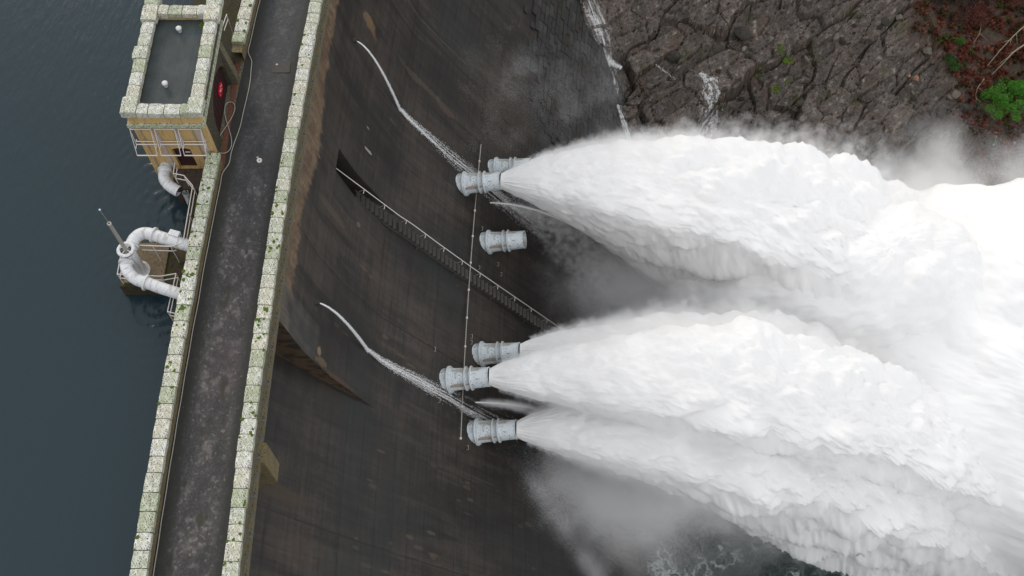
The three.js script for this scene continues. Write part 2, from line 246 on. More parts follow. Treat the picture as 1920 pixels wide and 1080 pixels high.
// dressed stones that face the lower part of the dam towards the gorge wall
{
  const stoneTex = tex(256, 256, (u, v) => mix3(mix3([74, 77, 76], [100, 98, 92], tfbm(u, v, 6, 6, 4, 28)), [44, 42, 38], smooth(0.55, 0.7, tfbm(u, v, 30, 30, 3, 48))));
  const mats = [0xcccccc, 0xa0a2a0, 0xbaaea0, 0xaab2b4, 0xb49682, 0x8e8c88].map((c) => std({ map: stoneTex, color: c, roughness: 0.7, bumpMap: hairBump, bumpScale: 0.03 }));
  const geos = []; for (let v = 0; v < 5; v++) { const g = new THREE.BoxGeometry(1, 1, 1, 2, 1, 2), p = g.attributes.position; for (let i = 0; i < p.count; i++) { const x = p.getX(i), y = p.getY(i), z = p.getZ(i); p.setXYZ(i, x * (1 - 0.06 * (y > 0)) + 0.05 * noise(x * 3 + v * 7, y, z * 3), y + (y > 0 ? 0.35 * noise(x * 2.2 + v * 5.1, 3, z * 2.2 + v) : 0), z * (1 - 0.08 * (y > 0)) + 0.05 * noise(x * 3, y + v * 3, z * 3)); } g.computeVertexNormals(); geos.push(boxUV(g, 0.7, v * 0.37, v * 0.21)); }
  const list = [];
  const edgeY = (s) => -24.2 - 0.3 * (s + 72) * 0.55 - 0.5; // where the plain concrete ends
  for (let y = -23.5; y > -40.5; y -= 0.5) {
    const off = rr(0, 1); for (let s = -90 + off; s < -58; ) {
      const L = rr(0.7, 1.7), sc = s + L / 2; s += L + 0.05;
      if (y > edgeY(sc) + 1.6 * noise(sc * 0.3, y * 0.3, 4) + 2.2 * rnd() - 1) continue;
      if (sc > -61 + 2 * rnd() && y > -31) continue;
      list.push([sc, y, L]);
    }
  }
  const place = ([s, y, L]) => { const p = D(s, rFace(s, y), y), up = V(0, 1, 0), d = downstream(s), t = along(s), n = d.clone().multiplyScalar(0.8).addScaledVector(up, 0.6), f = new THREE.Vector3().crossVectors(t, n); const m = new THREE.Matrix4().makeBasis(t, n, f).setPosition(p.addScaledVector(n, 0.02 + 0.05 * rnd())); return m.multiply(new THREE.Matrix4().makeScale(L + 0.02, 0.22 + 0.1 * rnd(), 0.585)); };
  const seen = list.filter(([s, y]) => s > -80 && y > -37); seen.sort((a, b) => (b[1] + b[0] * -0.02) - (a[1] + a[0] * -0.02));
  const big = new Set(list.filter(([s]) => s > -79).sort((a, b) => b[2] - a[2]).slice(0, 290)); const rest = [];
  for (const q of list) { const gi = (rnd() * 5) | 0, m = place(q); if (big.has(q)) { const b = part('facing_stone', geos[gi], mats[(rnd() * rnd() * 6) | 0], dam); b.applyMatrix4(m); } else rest.push(geos[gi].clone().applyMatrix4(m)); }
  const r = part('small_facing_stones', merge(rest), mats[1], dam); r.userData.kind = 'stuff';
}

// ------------------------------------------------------------------ road on the crest
{
  const roadTex = tex(2048, 128, (u, v) => {
    const s = lerp(-70, 10, u), r = lerp(-4.0, -0.35, v), q = (r + 2.15) / 1.8;
    const n1 = fbm(s * 0.5, r * 0.8, 1, 4), n2 = fbm(s * 2.2, r * 2.2, 6, 4), n3 = fbm(s * 9, r * 9, 2, 3), n4 = fbm(s * 0.14, r * 0.3, 12, 3);
    let k = mix3([84, 82, 82], [96, 92, 92], smooth(-0.25, 0.25, n1 + n3 * 0.5)); k = mix3(k, [76, 80, 84], smooth(-27, -38, s) * 0.7);
    k = mul3(k, 1 + 0.4 * n3 + 0.3 * n2 + 0.3 * n1);
    k = mix3(k, [148, 140, 138], smooth(0.06, 0.34, n2 + 0.5 * n1) * (s > -34 ? 0.7 : 0.2)); k = mix3(k, [172, 164, 158], smooth(0.2, 0.3, fbm(s * 5, r * 5, 31, 3) + 0.35 * n1) * (s > -34 ? 0.7 : 0.3)); k = mix3(k, [116, 92, 100], smooth(0.1, 0.35, n4 + 0.4 * n2) * 0.35);
    k = mix3(k, [64, 62, 46], smooth(0.15, 0.32, fbm(s * 0.6, r * 1.4, 20, 4) - 0.12 * Math.abs(q)) * (s > -30 ? 0.85 : 0.3));
    const e = smooth(0.52, 0.78, Math.abs(q) + 0.35 * n2 + 0.2 * n1); k = mix3(k, [58, 60, 54], e * 0.85);
    if (n3 > 0.42) k = mix3(k, [168, 160, 150], 0.6);
    return k;
  }, { mirror: true });
  const g = gridGeo(132, 6, (i, j) => D(-118 + i, lerp(-4.0, -0.35, j / 6), 0.004 + 0.03 * (1 - Math.abs(j - 3) / 3)).toArray(), (i, j) => [(-118 + i + 70) / 80, j / 6]);
  structure('road', g, std({ map: roadTex, color: new THREE.Color().setRGB(0.46, 0.46, 0.45), roughness: 0.72, bumpMap: hairBump, bumpScale: 0.01 }));
}

// ------------------------------------------------------------------ parapets: body and separate coping stones
const copingGeos = [];
for (let v = 0; v < 7; v++) {
  const g = new THREE.BoxGeometry(1, 1, 1, 3, 2, 3), p = g.attributes.position;
  for (let i = 0; i < p.count; i++) {
    let x = p.getX(i), y = p.getY(i), z = p.getZ(i);
    const rx = Math.abs(x) > 0.49 ? 1 : 0, rz = Math.abs(z) > 0.49 ? 1 : 0, ry = y > 0.49 ? 1 : 0;
    const e = rx + rz + ry; const sh = e === 3 ? 0.95 : e === 2 ? 0.975 : 1;
    x *= rx && (ry || rz) ? sh : 1; z *= rz && (ry || rx) ? sh : 1; if (ry && rz) y -= 0.05; if (ry && rx) y -= 0.12;
    x += 0.03 * noise(x * 2.5 + v * 9, y * 2, z * 2.5); z += 0.02 * noise(x * 2.5, y * 2 + v * 5, z * 2.5 + 4); y += y > 0 ? 0.14 * noise(x * 3 + v * 3, 1, z * 3) : 0;
    p.setXYZ(i, x, y, z);
  }
  g.computeVertexNormals(); copingGeos.push(boxUV(g, 0.9, v * 0.31, v * 0.17));
}
function coping(parent, pos, dirAlong, L, W, Hh, mat) { // length along, width across, height
  const m = part('coping_stone', copingGeos[(rnd() * 7) | 0], mat ?? M.coping[(rnd() * 4) | 0], parent);
  const a = Math.atan2(dirAlong.x, dirAlong.z); m.position.copy(pos); m.rotation.set(gauss() * 0.015, a + gauss() * 0.015, gauss() * 0.02); m.scale.set(W, Hh, L); return m;
}
const mossClump = (() => { const g = new THREE.IcosahedronGeometry(1, 2), p = g.attributes.position; for (let i = 0; i < p.count; i++) { const v = V(p.getX(i), p.getY(i), p.getZ(i)), k = 1 + 0.5 * noise(v.x * 2.3, v.y * 2.3, v.z * 2.3) + 0.25 * noise(v.x * 6, v.y * 6, v.z * 6); p.setXYZ(i, v.x * k, v.y * k * 0.5, v.z * k); } g.computeVertexNormals(); return g; })();
function mossOn(parent, list) { const l = list.map(([p, r, h]) => { const g = mossClump.clone(); g.rotateY(rnd() * 6); g.scale(r * rr(0.7, 1.3), h ?? r * 0.35, r * rr(0.7, 1.4)); g.translate(p.x, p.y, p.z); return g; }); const m = part('moss', merge(l), M.moss, parent); m.userData.kind = 'stuff'; }
function parapet(label, rc, bodyIn, bodyOut, s0, s1, W, skip, bm = M.stone) {
  const g = thing('parapet_wall', label, 'parapet', [0, 0, 0]);
  const n = Math.round(s1 - s0), bodies = [];
  const q = (r0, y0, r1, y1) => gridGeo(n, 1, (i, j) => D(s0 + i, j ? r1 : r0, j ? y1 : y0).toArray(), (i, j) => [(s0 + i) * 0.6, (j ? Math.hypot(r1 - r0, y1 - y0) : 0) * 0.6]);
  bodies.push(q(bodyIn, -0.01, bodyIn, 0.8), q(bodyIn, 0.8, bodyOut, 0.8), q(bodyOut, 0.8, bodyOut, -0.01));
  part('wall_body', merge(bodies), bm, g);
  const moss = [];
  for (let s = s0; s < s1 - 0.4;) { const L = rr(0.78, 1.02), sc = s + L / 2; s += L + 0.012; if (skip && skip(sc)) continue; coping(g, D(sc, rc + gauss() * 0.02, 0.93), along(sc), L, W * rr(0.96, 1.06), 0.3 * rr(0.9, 1.12)); if (rnd() < 0.45) for (let k = 0; k < 5; k++) moss.push([D(sc + rr(-0.5, 0.5), rc + rr(-0.45, 0.45) * W, 1.06), rr(0.04, 0.1)]); }
  mossOn(g, moss); return g;
}
parapet('lichen-covered stone parapet on the downstream side of the dam road, above the nozzles', 0, -0.36, 0.32, -62, -4, 0.74);
parapet('stone parapet on the lake side of the road, running from the square tower to the bottom edge', -4.3, -4.0, -4.62, -35.35, -4, 0.76, null, M.pier);
parapet('short stone parapet on the lake side beyond the tower, yellow with lichen', -4.3, -4.0, -4.62, -62, -43.5, 0.76, null, M.pier);

// ------------------------------------------------------------------ valve tower
const tower = thing('valve_tower', 'square stone tower with grey flat roof and ochre front beside the road', 'tower', [-19.2, -2.6, -39.4]);
tower.updateMatrixWorld();
const TP = (geo, name, mat, parent = tower) => { if (parent === tower) geo.translate(19.2, 2.6, 39.4); return part(name, geo, mat, parent); };
{
  const xl = -21.2, xr = -17.2, zf = -35.65, zb = -43.2, top = 3.95;
  // front, built round the door opening
  const dL = -19.62, dR = -18.55, dT = 1.15, dB = -0.75;
  TP(merge([box(xl, dL, -4, top, zf - 0.4, zf, 0.5), box(dR, xr, -4, top, zf - 0.4, zf, 0.5), box(dL, dR, dT, top, zf - 0.4, zf, 0.5), box(dL, dR, -4, dB, zf - 0.4, zf, 0.5)]), 'front_wall', M.ochre);
  TP(box(xl, xl + 0.4, -4, top, zb, zf - 0.4, 0.5), 'lake_wall', M.ochre);
  TP(box(xl + 0.4, xr - 0.5, -4, top, zb, zb + 0.4, 0.5), 'rear_wall', M.darkStone);
  // road side wall with a pointed arch recess
  { const sh = new THREE.Shape(); sh.moveTo(zb, -0.3); sh.lineTo(zf - 0.4, -0.3); sh.lineTo(zf - 0.4, top); sh.lineTo(zb, top); sh.lineTo(zb, -0.3);
    const h = new THREE.Path(); const a = -41.3, b = -37.2, m = (a + b) / 2; h.moveTo(a, -0.02); h.lineTo(a, 1.4); h.quadraticCurveTo(a + 0.15, 2.6, m, 3.0); h.quadraticCurveTo(b - 0.15, 2.6, b, 1.4); h.lineTo(b, -0.02); h.lineTo(a, -0.02); sh.holes.push(h);
    const g = new THREE.ExtrudeGeometry(sh, { depth: 0.5, bevelEnabled: false, curveSegments: 10 }); // shape x is z here
    g.applyMatrix4(new THREE.Matrix4().makeBasis(V(0, 0, 1), V(0, 1, 0), V(-1, 0, 0)).setPosition(xr, 0, 0)); boxUV(g, 0.5); TP(g, 'road_wall', M.darkStone);
    const d = TP(box(xr - 0.32, xr - 0.2, -0.02, 3.05, a - 0.02, b + 0.02), 'arched_door', M.door);
    for (let i = 1; i < 9; i++) { const z = lerp(a, b, i / 9) + 39.4; const bg = box(xr - 0.2 + 19.2, xr - 0.185 + 19.2, 2.6, 5.0, z - 0.012, z + 0.012); part('door_batten', bg, M.door, d); }
    // the emblem board, red and white
    const cv = document.createElement('canvas'); cv.width = 128; cv.height = 64; const c = cv.getContext('2d'); c.fillStyle = '#c8102e'; c.fillRect(0, 0, 128, 64);
    c.fillStyle = '#ffffff'; for (const [x, y, w, h2, r] of [[22, 30, 16, 9, 0.5], [46, 22, 14, 10, -0.4], [64, 34, 22, 12, 0.2], [88, 26, 10, 16, 0.6], [104, 42, 9, 6, 0], [36, 46, 9, 5, 0.3]]) { c.save(); c.translate(x, y); c.rotate(r); c.beginPath(); c.ellipse(0, 0, w * 0.55, h2 * 0.5, 0, 0, 7); c.fill(); c.restore(); }
    const t = new THREE.CanvasTexture(cv); t.colorSpace = THREE.SRGBColorSpace; const sm = std({ map: t, roughness: 0.4 });
    const sg = new THREE.CylinderGeometry(0.5, 0.5, 0.05, 28); sg.rotateZ(-Math.PI / 2); sg.scale(1, 0.72, 1); { const p = sg.attributes.position, uv = sg.attributes.uv; for (let i = 0; i < p.count; i++) uv.setXY(i, 0.5 + p.getZ(i), 0.5 + p.getY(i) * 1.3); } sg.translate(xr - 0.14, 1.3, -39.9); sg.translate(19.2, 2.6, 39.4); const s = part('emblem_board', sg, sm, d); s.userData.label = 'red oval board with a white emblem';
  }
  // sloped buttress on the road side behind the arch
  { const sh = new THREE.Shape(); sh.moveTo(0, -0.1); sh.lineTo(0.42, -0.1); sh.lineTo(0.42, 0.4); sh.lineTo(0.06, 3.2); sh.lineTo(0, 3.2); const g = new THREE.ExtrudeGeometry(sh, { depth: 0.55, bevelEnabled: false }); g.translate(xr, 0, -42.0); boxUV(g, 0.6); TP(g, 'buttress', M.stone); }
  TP(box(xl + 0.3, xr - 0.3, 3.7, 4.02, zb + 0.3, zf - 0.3, 0.4), 'roof_deck', M.felt);
  // string course and upper ochre band under the coping
  TP(merge([box(xl - 0.16, xr + 0.12, 3.42, 3.66, zf - 0.1, zf + 0.22, 0.8), box(xl - 0.16, xl + 0.02, 3.42, 3.66, zb, zf - 0.1, 0.8), box(xr - 0.02, xr + 0.12, 3.42, 3.66, zb, zf - 0.1, 0.8)]), 'cornice', M.coping[3]);
  TP(merge([box(xl - 0.03, xr + 0.03, 3.66, 4.35, zf - 0.42, zf + 0.04, 0.5), box(xl - 0.03, xl + 0.42, 3.66, 4.35, zb - 0.1, zf - 0.42, 0.5), box(xl + 0.42, xr - 0.42, 3.66, 4.35, zb - 0.1, zb + 0.35, 0.5)]), 'battlement_body', M.ochre);
  TP(box(xr - 0.42, xr + 0.03, 3.66, 4.35, zb - 0.1, zf - 0.42, 0.5), 'battlement_body', M.darkStone);
  // coping stones round the roof
  const put = (x, z, L, W, H2, y, dir) => coping(tower, V(x + 19.2, y + 2.6, z + 39.4), dir, L, W, H2);
  const zz = V(0, 0, 1), xx = V(1, 0, 0);
  for (const x of [xl + 0.18, xr - 0.2]) { put(x, zf - 0.42, 1.15, 0.86, 0.46, 4.52, zz); put(x, zb + 0.35, 1.2, 0.9, 0.46, 4.52, zz); put(x, zb - 0.6, 0.62, 0.9, 0.44, 4.48, zz); }
  for (const x of [xl + 0.2, xr - 0.22]) { let z = zb + 1.0; const ls = x < -19 ? [0.92, 1.0, 0.98, 1.06, 0.98, 0.9] : [0.95, 0.92, 0.98, 0.94, 1.0, 1.02]; const sum = ls.reduce((a, b) => a + b), k = (zf - 1.02 - z) / sum; ls.forEach((l, i) => { l *= k; put(x + (x < -19 && i === 2 ? -0.08 : 0), z + l / 2, l - 0.02, x < -19 && i === 2 ? 0.84 : 0.7, i === 2 ? 0.42 : 0.36, 4.45, zz); z += l; }); }
  { let x = xl + 0.63; for (const l of [0.62, 0.88, 0.88, 0.44]) { put(x + l / 2, zf - 0.2, l - 0.02, 0.72, l < 0.7 ? 0.44 : 0.38, 4.46, xx); x += l; } x = xl + 0.63; for (const l of [0.6, 0.8, 0.86, 0.56]) { put(x + l / 2, zb + 0.1, l - 0.02, 0.72, l < 0.7 ? 0.44 : 0.36, 4.46, xx); x += l; } }
  mossOn(tower, [[V(2 - 0.75, 6.62, -3.8 + 0.75), 0.34, 0.05], [V(1.15, 6.62, 3.1), 0.4, 0.06], [V(0.95, 6.62, 3.25), 0.3, 0.05], ...Array.from({ length: 16 }, () => [V(1.36 + gauss() * 0.05, 6.62, rr(-2.4, 1.2)), rr(0.06, 0.16), 0.04]), ...Array.from({ length: 14 }, () => [V(-1.4 + gauss() * 0.05, 6.6, rr(-3, 3)), rr(0.03, 0.07), 0.03])]);
  for (const [x, z] of [[-19.29, -41.95], [-19.45, -37.9]]) { const g = lathe([[0.0, 0.42], [0.1, 0.41], [0.17, 0.34], [0.17, 0.24], [0.1, 0.2], [0.1, 0]], 16); g.translate(x, 4.0, z); TP(g, 'roof_vent', M.whitePaint); }
  // grey pilasters dividing the front and a drain pipe
  for (const [x, w] of [[-20.0, 0.22], [-18.85, 0.3], [-17.62, 0.34]]) TP(box(x - w / 2, x + w / 2, x < -19.5 || x > -18 ? -0.75 : 1.45, 3.42, zf, zf + 0.045, 0.5), 'pilaster', M.render);
  for (const x of [-20.85, -17.95]) TP(bar(V(x, -1.2, zf + 0.05), V(x, 3.4, zf + 0.05), 0.028), 'drain_pipe', M.galv);
  const fd = TP(box(dL, dR, dB, dT, zf - 0.32, zf - 0.22), 'door', M.door); const sg = box(-19.0, -18.72, 0.55, 0.66, zf - 0.22, zf - 0.2); sg.translate(19.2, 2.6, 39.4); part('door_sign', sg, M.rail, fd); const hd = bar(V(-18.68, 0.1, zf - 0.18), V(-18.68, 0.3, zf - 0.18), 0.02); hd.translate(19.2, 2.6, 39.4); part('door_handle', hd, M.galv, fd);
  { const sh = new THREE.Shape(); sh.moveTo(dL, dT - 0.02); sh.quadraticCurveTo((dL + dR) / 2, dT + 0.3, dR, dT - 0.02); const g = new THREE.ExtrudeGeometry(sh, { depth: 0.02, bevelEnabled: false }); g.translate(0, 0, zf - 0.012); TP(g, 'door_arch', M.door); }
  // three white steel cages standing off the front
  for (const [x0, x1] of [[-21.35, -20.2], [-19.98, -18.86], [-18.66, -17.4]]) {
    const z1 = zf + 0.12, z2 = zf + 0.72, yT = 3.2, yM = 1.95, yB = 1.55, r = 0.028; const R = [];
    R.push(bar(V(x0, yT, z1), V(x1, yT, z1), r * 1.3), bar(V(x0, yM + 0.12, z1), V(x1, yM + 0.12, z1), r), bar(V(x0, yM, z1 + 0.12), V(x1, yM, z1 + 0.12), r * 1.2), bar(V(x0, yB, z2), V(x1, yB, z2), r * 1.3));
    for (const x of [x0, x1]) R.push(bar(V(x, yT, z1), V(x, yM, z1 + 0.12), r * 0.8), bar(V(x, yT, z1), V(x, yB, z2), r * 0.8), bar(V(x, yM, z1 + 0.12), V(x, yB + 0.35, z2 - 0.2), r * 0.8));
    for (const x of [x0, x1]) R.push(bar(V(x, yT, z1), V(x, yT, zf - 0.01), r * 0.8), bar(V(x, yM + 0.12, z1), V(x, yM + 0.12, zf - 0.01), r * 0.8));
    TP(merge(R), 'guard_cage', M.rail);
  }
}
// landing in front of the tower door and the ledge along the dam
solo('door_landing', merge([box(-19.95, -17.85, -1.1, -0.752, -35.64, -34.2, 0.5), box(-19.9, -17.9, -4, -1.1, -35.64, -34.3, 0.5)]), M.mud, 'brown concrete landing below the maroon door of the tower', 'landing');
solo('service_ledge', box(-19.0, -17.9, -4, -1.25, -34.15, -31.05, 0.5), M.mossy, 'narrow mossy ledge along the dam between tower landing and pipe platform', 'ledge');

// ------------------------------------------------------------------ lake platform with the siphon pipes
{
  const p = thing('pipe_platform', 'mossy concrete platform in the lake carrying white curved pipes', 'platform', [-20, -4, -29.5]);
  const L = (g) => g.translate(20, 4, 29.5);
  part('base_block', L(merge([box(-22.15, -17.9, -4, -1.5, -31.0, -28.1, 0.5)])), M.mossy, p);
  part('bearing_slab', L(box(-21.95, -19.7, -1.498, -1.4, -30.9, -28.3, 0.8)), M.slab, p);
  solo('shore_toe', (() => { const g = gridGeo(26, 6, (i, j) => { const s = -27.9 + i * 0.24, t = j / 6; const e = clamp((s + 27.9) / 5.2); return D(s, lerp(-4.8, -6.6 + 1.6 * e * e, t), lerp(-1.2, -2.9, Math.pow(t, 0.8)) + 0.12 * noise(s * 1.5, t * 3, 0)).toArray(); }, (i, j) => [i * 0.12, j * 0.15]); return g; })(), M.mossy, 'wet brown concrete toe sloping into the lake below the platform', 'ledge');
}
const hub = thing('siphon_pipework', 'white siphon valve with tall mast and two curved pipes on the lake platform', 'pipework', [-21.15, -1.4, -29.05]);
{
  const L = (g) => g.translate(21.15, 1.4, 29.05), P = (n, g, m = M.whitePaint) => part(n, L(g), m, hub), c = [-21.15, -29.05];
  const body = lathe([[0.62, 0], [0.62, 0.08], [0.44, 0.1], [0.42, 0.5], [0.4, 1.2], [0.42, 1.95], [0.36, 2.1]], 32); body.translate(c[0], -1.4, c[1]); P('valve_body', body);
  const ring = new THREE.TorusGeometry(0.4, 0.1, 12, 36); ring.rotateX(Math.PI / 2); ring.scale(1, 0.8, 1); ring.translate(c[0], 0.98, c[1]); P('hand_wheel', ring);
  const well = new THREE.CircleGeometry(0.36, 24); well.rotateX(-Math.PI / 2); well.translate(c[0], 0.72, c[1]); P('wheel_well', well, M.steel);
  for (const a of [0.5, 2.07, 3.64, 5.21]) P('spoke', bar(V(c[0], 0.98, c[1]), V(c[0] + 0.38 * Math.cos(a), 0.98, c[1] + 0.38 * Math.sin(a)), 0.025));
  const mb = lathe([[0.2, 0], [0.2, 0.12], [0.11, 0.16], [0.1, 2.75], [0.12, 2.76], [0.12, 2.86], [0.05, 2.87], [0.05, 2.7]], 16); mb.translate(c[0], 0.8, c[1]); P('mast', mb, M.galv);
  const ae = P('aerial', rail([[c[0], 3.5, c[1]], [c[0] - 0.12, 4.75, c[1] - 0.12]], 0.012), M.galv); const kn = new THREE.SphereGeometry(0.06, 10, 8); kn.translate(c[0] - 0.12, 4.78, c[1] - 0.12); part('aerial_knob', L(kn), M.whitePaint, ae);
  const up = [[-21.15, 0.3, -29.1], [-21.16, 0.32, -29.65], [-21.05, 0.34, -30.1], [-20.75, 0.34, -30.42], [-20.3, 0.32, -30.46], [-19.6, 0.25, -30.25], [-18.7, 0.05, -30.05], [-17.95, -0.15, -29.9]];
  const lo = [[-21.15, 0.3, -29.0], [-21.24, 0.32, -28.5], [-21.1, 0.33, -28.1], [-20.8, 0.33, -27.75], [-20.4, 0.3, -27.5], [-19.9, 0.25, -27.35], [-19.1, 0.1, -27.1], [-17.95, -0.12, -26.8]];
  const pipes = [P('siphon_pipe', curveTube(up, 0.35, 70, 24)), P('siphon_pipe', curveTube(lo, 0.33, 70, 24))];
  const fl = (pts, t, r) => { const cu = new THREE.CatmullRomCurve3(pts.map((q) => V(...q))); const g = new THREE.CylinderGeometry(r, r, 0.1, 32); g.applyQuaternion(new THREE.Quaternion().setFromUnitVectors(V(0, 1, 0), cu.getTangentAt(t))); const q = cu.getPointAt(t); g.translate(q.x, q.y, q.z); return g; };
  for (const [pt, t, r] of [[up, 0.12, 0.45], [up, 0.5, 0.45], [lo, 0.1, 0.43], [lo, 0.52, 0.45]]) part('pipe_flange', L(fl(pt, t, r)), M.whitePaint, pipes[pt === up ? 0 : 1]);
  P('saddle', box(-18.9, -18.3, -1.5, -0.05, -30.3, -29.7), M.slab);
}
solo('junction_box', (() => { const g = new THREE.BoxGeometry(0.6, 0.22, 0.34); g.rotateY(-0.3); g.translate(-18.85, 0.42, -30.4); return merge([g, bar(V(-18.85, -1.3, -30.62), V(-18.85, 0.35, -30.5), 0.03), bar(V(-18.6, -1.3, -30.62), V(-18.6, 0.35, -30.5), 0.03)]); })(), M.whitePaint, 'small white box on posts beside the upper curved pipe', 'box');
{
  const elbow = thing('outlet_pipe', 'white bent pipe leaving the ochre tower wall above the lake', 'pipe', [-20.4, -0.6, -35.6]);
  const L = (g) => g.translate(20.4, 0.6, 35.6), pts = [[-20.42, -0.5, -35.8], [-20.46, -0.55, -35.3], [-20.42, -0.6, -34.85], [-20.2, -0.65, -34.5], [-19.85, -0.72, -34.22], [-19.5, -0.8, -34.05]];
  part('bent_tube', L(curveTube(pts, 0.34, 50, 24)), M.whitePaint, elbow);
  const c = new THREE.CylinderGeometry(0.42, 0.42, 0.12, 28); c.rotateX(Math.PI / 2); c.translate(-20.45, -0.54, -35.35); part('pipe_collar', L(c), M.whitePaint, elbow);
  const c2 = new THREE.CylinderGeometry(0.36, 0.36, 0.3, 28); c2.rotateX(Math.PI / 2); c2.translate(-20.43, -0.5, -35.58); part('wall_sleeve', L(c2), M.nozzle, elbow);
  const st = lathe([[0.2, 0], [0.2, 1.2], [0.16, 1.2], [0.16, 0.6]], 20); st.translate(-19.15, -2.1, -34.05);
  solo('stub_pipe', st, M.nozzle, 'short upright grey stub pipe at the corner of the tower landing', 'pipe');
  const p2 = curveTube([[-20.6, 0.1, -43.3], [-20.5, 0.1, -44.3], [-19.6, 0.1, -44.7], [-18.0, -0.1, -44.5]], 0.34, 40, 20);
  solo('outlet_pipe', p2, M.whitePaint, 'white pipe partly hidden behind the back of the tower at top edge', 'pipe');
}
function handrail(label, paths, posts, pos) {
  const g = thing('handrail', label, 'handrail', pos ?? [0, 0, 0]);
  for (const p of paths) part('rail_tube', rail(p, 0.032), M.rail, g);
  for (const [x, y0, y1, z] of posts) part('post', bar(V(x, y0, z), V(x, y1, z), 0.03), M.rail, g);
  return g;
}
const up2 = (pts, dy) => pts.map(([x, y, z]) => [x, y + dy, z]);
{ const a = [[-19.62, 0.3, -35.3], [-19.6, 0.3, -34.57], [-18.96, 0.3, -34.42], [-18.35, 0.3, -33.71], [-18.33, 0.3, -29.9], [-18.98, 0.3, -29.65], [-20.7, 0.3, -29.72]];
  handrail('white double handrail from the tower landing along the dam to the curved pipes', [a, up2(a, -0.5)], [[-19.6, -0.8, 0.3, -34.57], [-18.96, -0.8, 0.3, -34.42], [-18.35, -1.3, 0.3, -33.71], [-18.34, -1.3, 0.3, -31.9], [-18.33, -1.55, 0.3, -29.9], [-18.98, -1.45, 0.3, -29.65], [-20.0, -1.45, 0.3, -29.69]]);
  const b = [[-21.2, -0.4, -30.8], [-21.96, -0.4, -29.8], [-21.93, -0.4, -28.27], [-19.5, -0.4, -28.14], [-18.67, -0.4, -28.31], [-18.77, -0.4, -25.94], [-18.29, -0.4, -25.81]];
  handrail('white double handrail round the lake edge of the pipe platform, bottom end by the parapet', [b, up2(b, -0.45)], [[-21.96, -1.5, -0.4, -29.8], [-21.93, -1.5, -0.4, -28.27], [-20.7, -1.5, -0.4, -28.2], [-19.5, -1.5, -0.4, -28.14], [-18.67, -1.55, -0.4, -28.31], [-18.77, -1.9, -0.4, -25.94]]);
  const c = [[-20.2, 0.6, -44.2], [-18.3, 0.6, -44.2], [-18.0, 0.6, -46.5]];
  handrail('white double handrail behind the tower at the top edge of the lake side', [c, up2(c, -0.4)], [[-20.2, -1.2, 0.6, -44.2], [-18.3, -1.2, 0.6, -44.2], [-18.0, -1.2, 0.6, -46.5]]);
  solo('rear_platform', box(-21, -17.9, -4, -1.2, -52, -43.3, 0.5), M.mossy, 'mossy concrete platform behind the tower at the top edge', 'platform');
}

// ------------------------------------------------------------------ small things on the road
{
  const cab = []; for (let s = -50; s <= -6; s += 0.7) { const nr = s < -34.6 && s > -43.6 ? -3.62 : -3.9; cab.push(D(s, nr + 0.05 * noise(s * 0.4, 1, 1) + 0.25 * smooth(-36, -38.5, s) * smooth(-44, -41, s), 0.06).toArray()); }
  solo('cable', curveTube(cab, 0.03, 400, 6), M.galv, 'grey cable lying along the foot of the lake-side parapet', 'cable');
  const loop = []; for (let i = 0; i <= 60; i++) { const t = i / 60 * Math.PI * 2; loop.push([-17.0 + 0.36 * Math.sin(2 * t) + 0.1 * Math.sin(t), 0.08 + 0.05 * Math.cos(t * 2 + 1) + 0.04, -38.0 + 1.9 * Math.cos(t)]); }
  loop.pop(); solo('hose_loop', curveTube(loop, 0.028, 200, 6, true), M.galv, 'figure-eight loop of pale hose by the tower foot', 'hose');
  const ch = gridGeo(14, 1, (i, j) => [lerp(-17.12, -16.82, j) + 0.02 * noise(i, j, 2), 0.05 - 0.01 * j, lerp(-43.2, -34.9, i / 14)], (i, j) => [i * 0.6, j * 0.3]); 
  solo('rusty_kerb', merge([ch, gridGeo(14, 1, (i, j) => [-16.82 + 0.02 * noise(i, 1, 2), j ? 0.0 : 0.04, lerp(-43.2, -34.9, i / 14)], (i, j) => [i * 0.6, j * 0.1])]), M.rust, 'rust-brown iron kerb strip along the tower foot', 'kerb');
  solo('rusty_pipe', curveTube([-44, -42, -40, -38, -36, -34.5].map((s) => D(s, -0.47, 0.06).toArray()), 0.06, 60, 8), M.rust, 'rusty orange pipe along the foot of the downstream parapet', 'pipe');
  const cover = std({ map: steelTex, color: 0x9fa2a2, roughness: 0.6, metalness: 0.2 });
  const plate = (x0, x1, z0, z1, lab) => { const g = thing('access_cover', lab, 'cover', [(x0 + x1) / 2, 0.045, (z0 + z1) / 2], 'access covers in the road'); const w = (x1 - x0) / 2, d = (z1 - z0) / 2; const pl = part('plate', box(-w, w, -0.02, 0.006, -d, d), cover, g); part('frame', merge([box(-w - 0.04, -w - 0.003, -0.02, 0.01, -d, d), box(w + 0.003, w + 0.04, -0.02, 0.01, -d, d), box(-w - 0.04, w + 0.04, -0.02, 0.01, -d - 0.04, -d - 0.003), box(-w - 0.04, w + 0.04, -0.02, 0.01, d + 0.003, d + 0.04)]), M.steel, g); const k = new THREE.CylinderGeometry(0.07, 0.07, 0.02, 12); k.translate(-w * 0.6, 0.014, -d * 0.4); part('lifting_lug', k, M.galv, pl); };
  plate(-14.75, -13.75, -43.15, -42.3, 'square steel access cover in the road near the top edge'); plate(-15.05, -14.4, -36.1, -35.3, 'square steel access cover in the road under the small white cap');
  const cap = lathe([[0.05, 0.02], [0.06, 0.1], [0.13, 0.11], [0.16, 0.07], [0.16, 0]], 20); cap.translate(-14.78, 0.052, -35.62); solo('marker_cap', cap, M.whitePaint, 'small round white cap with dark centre standing on the road', 'cap');
}

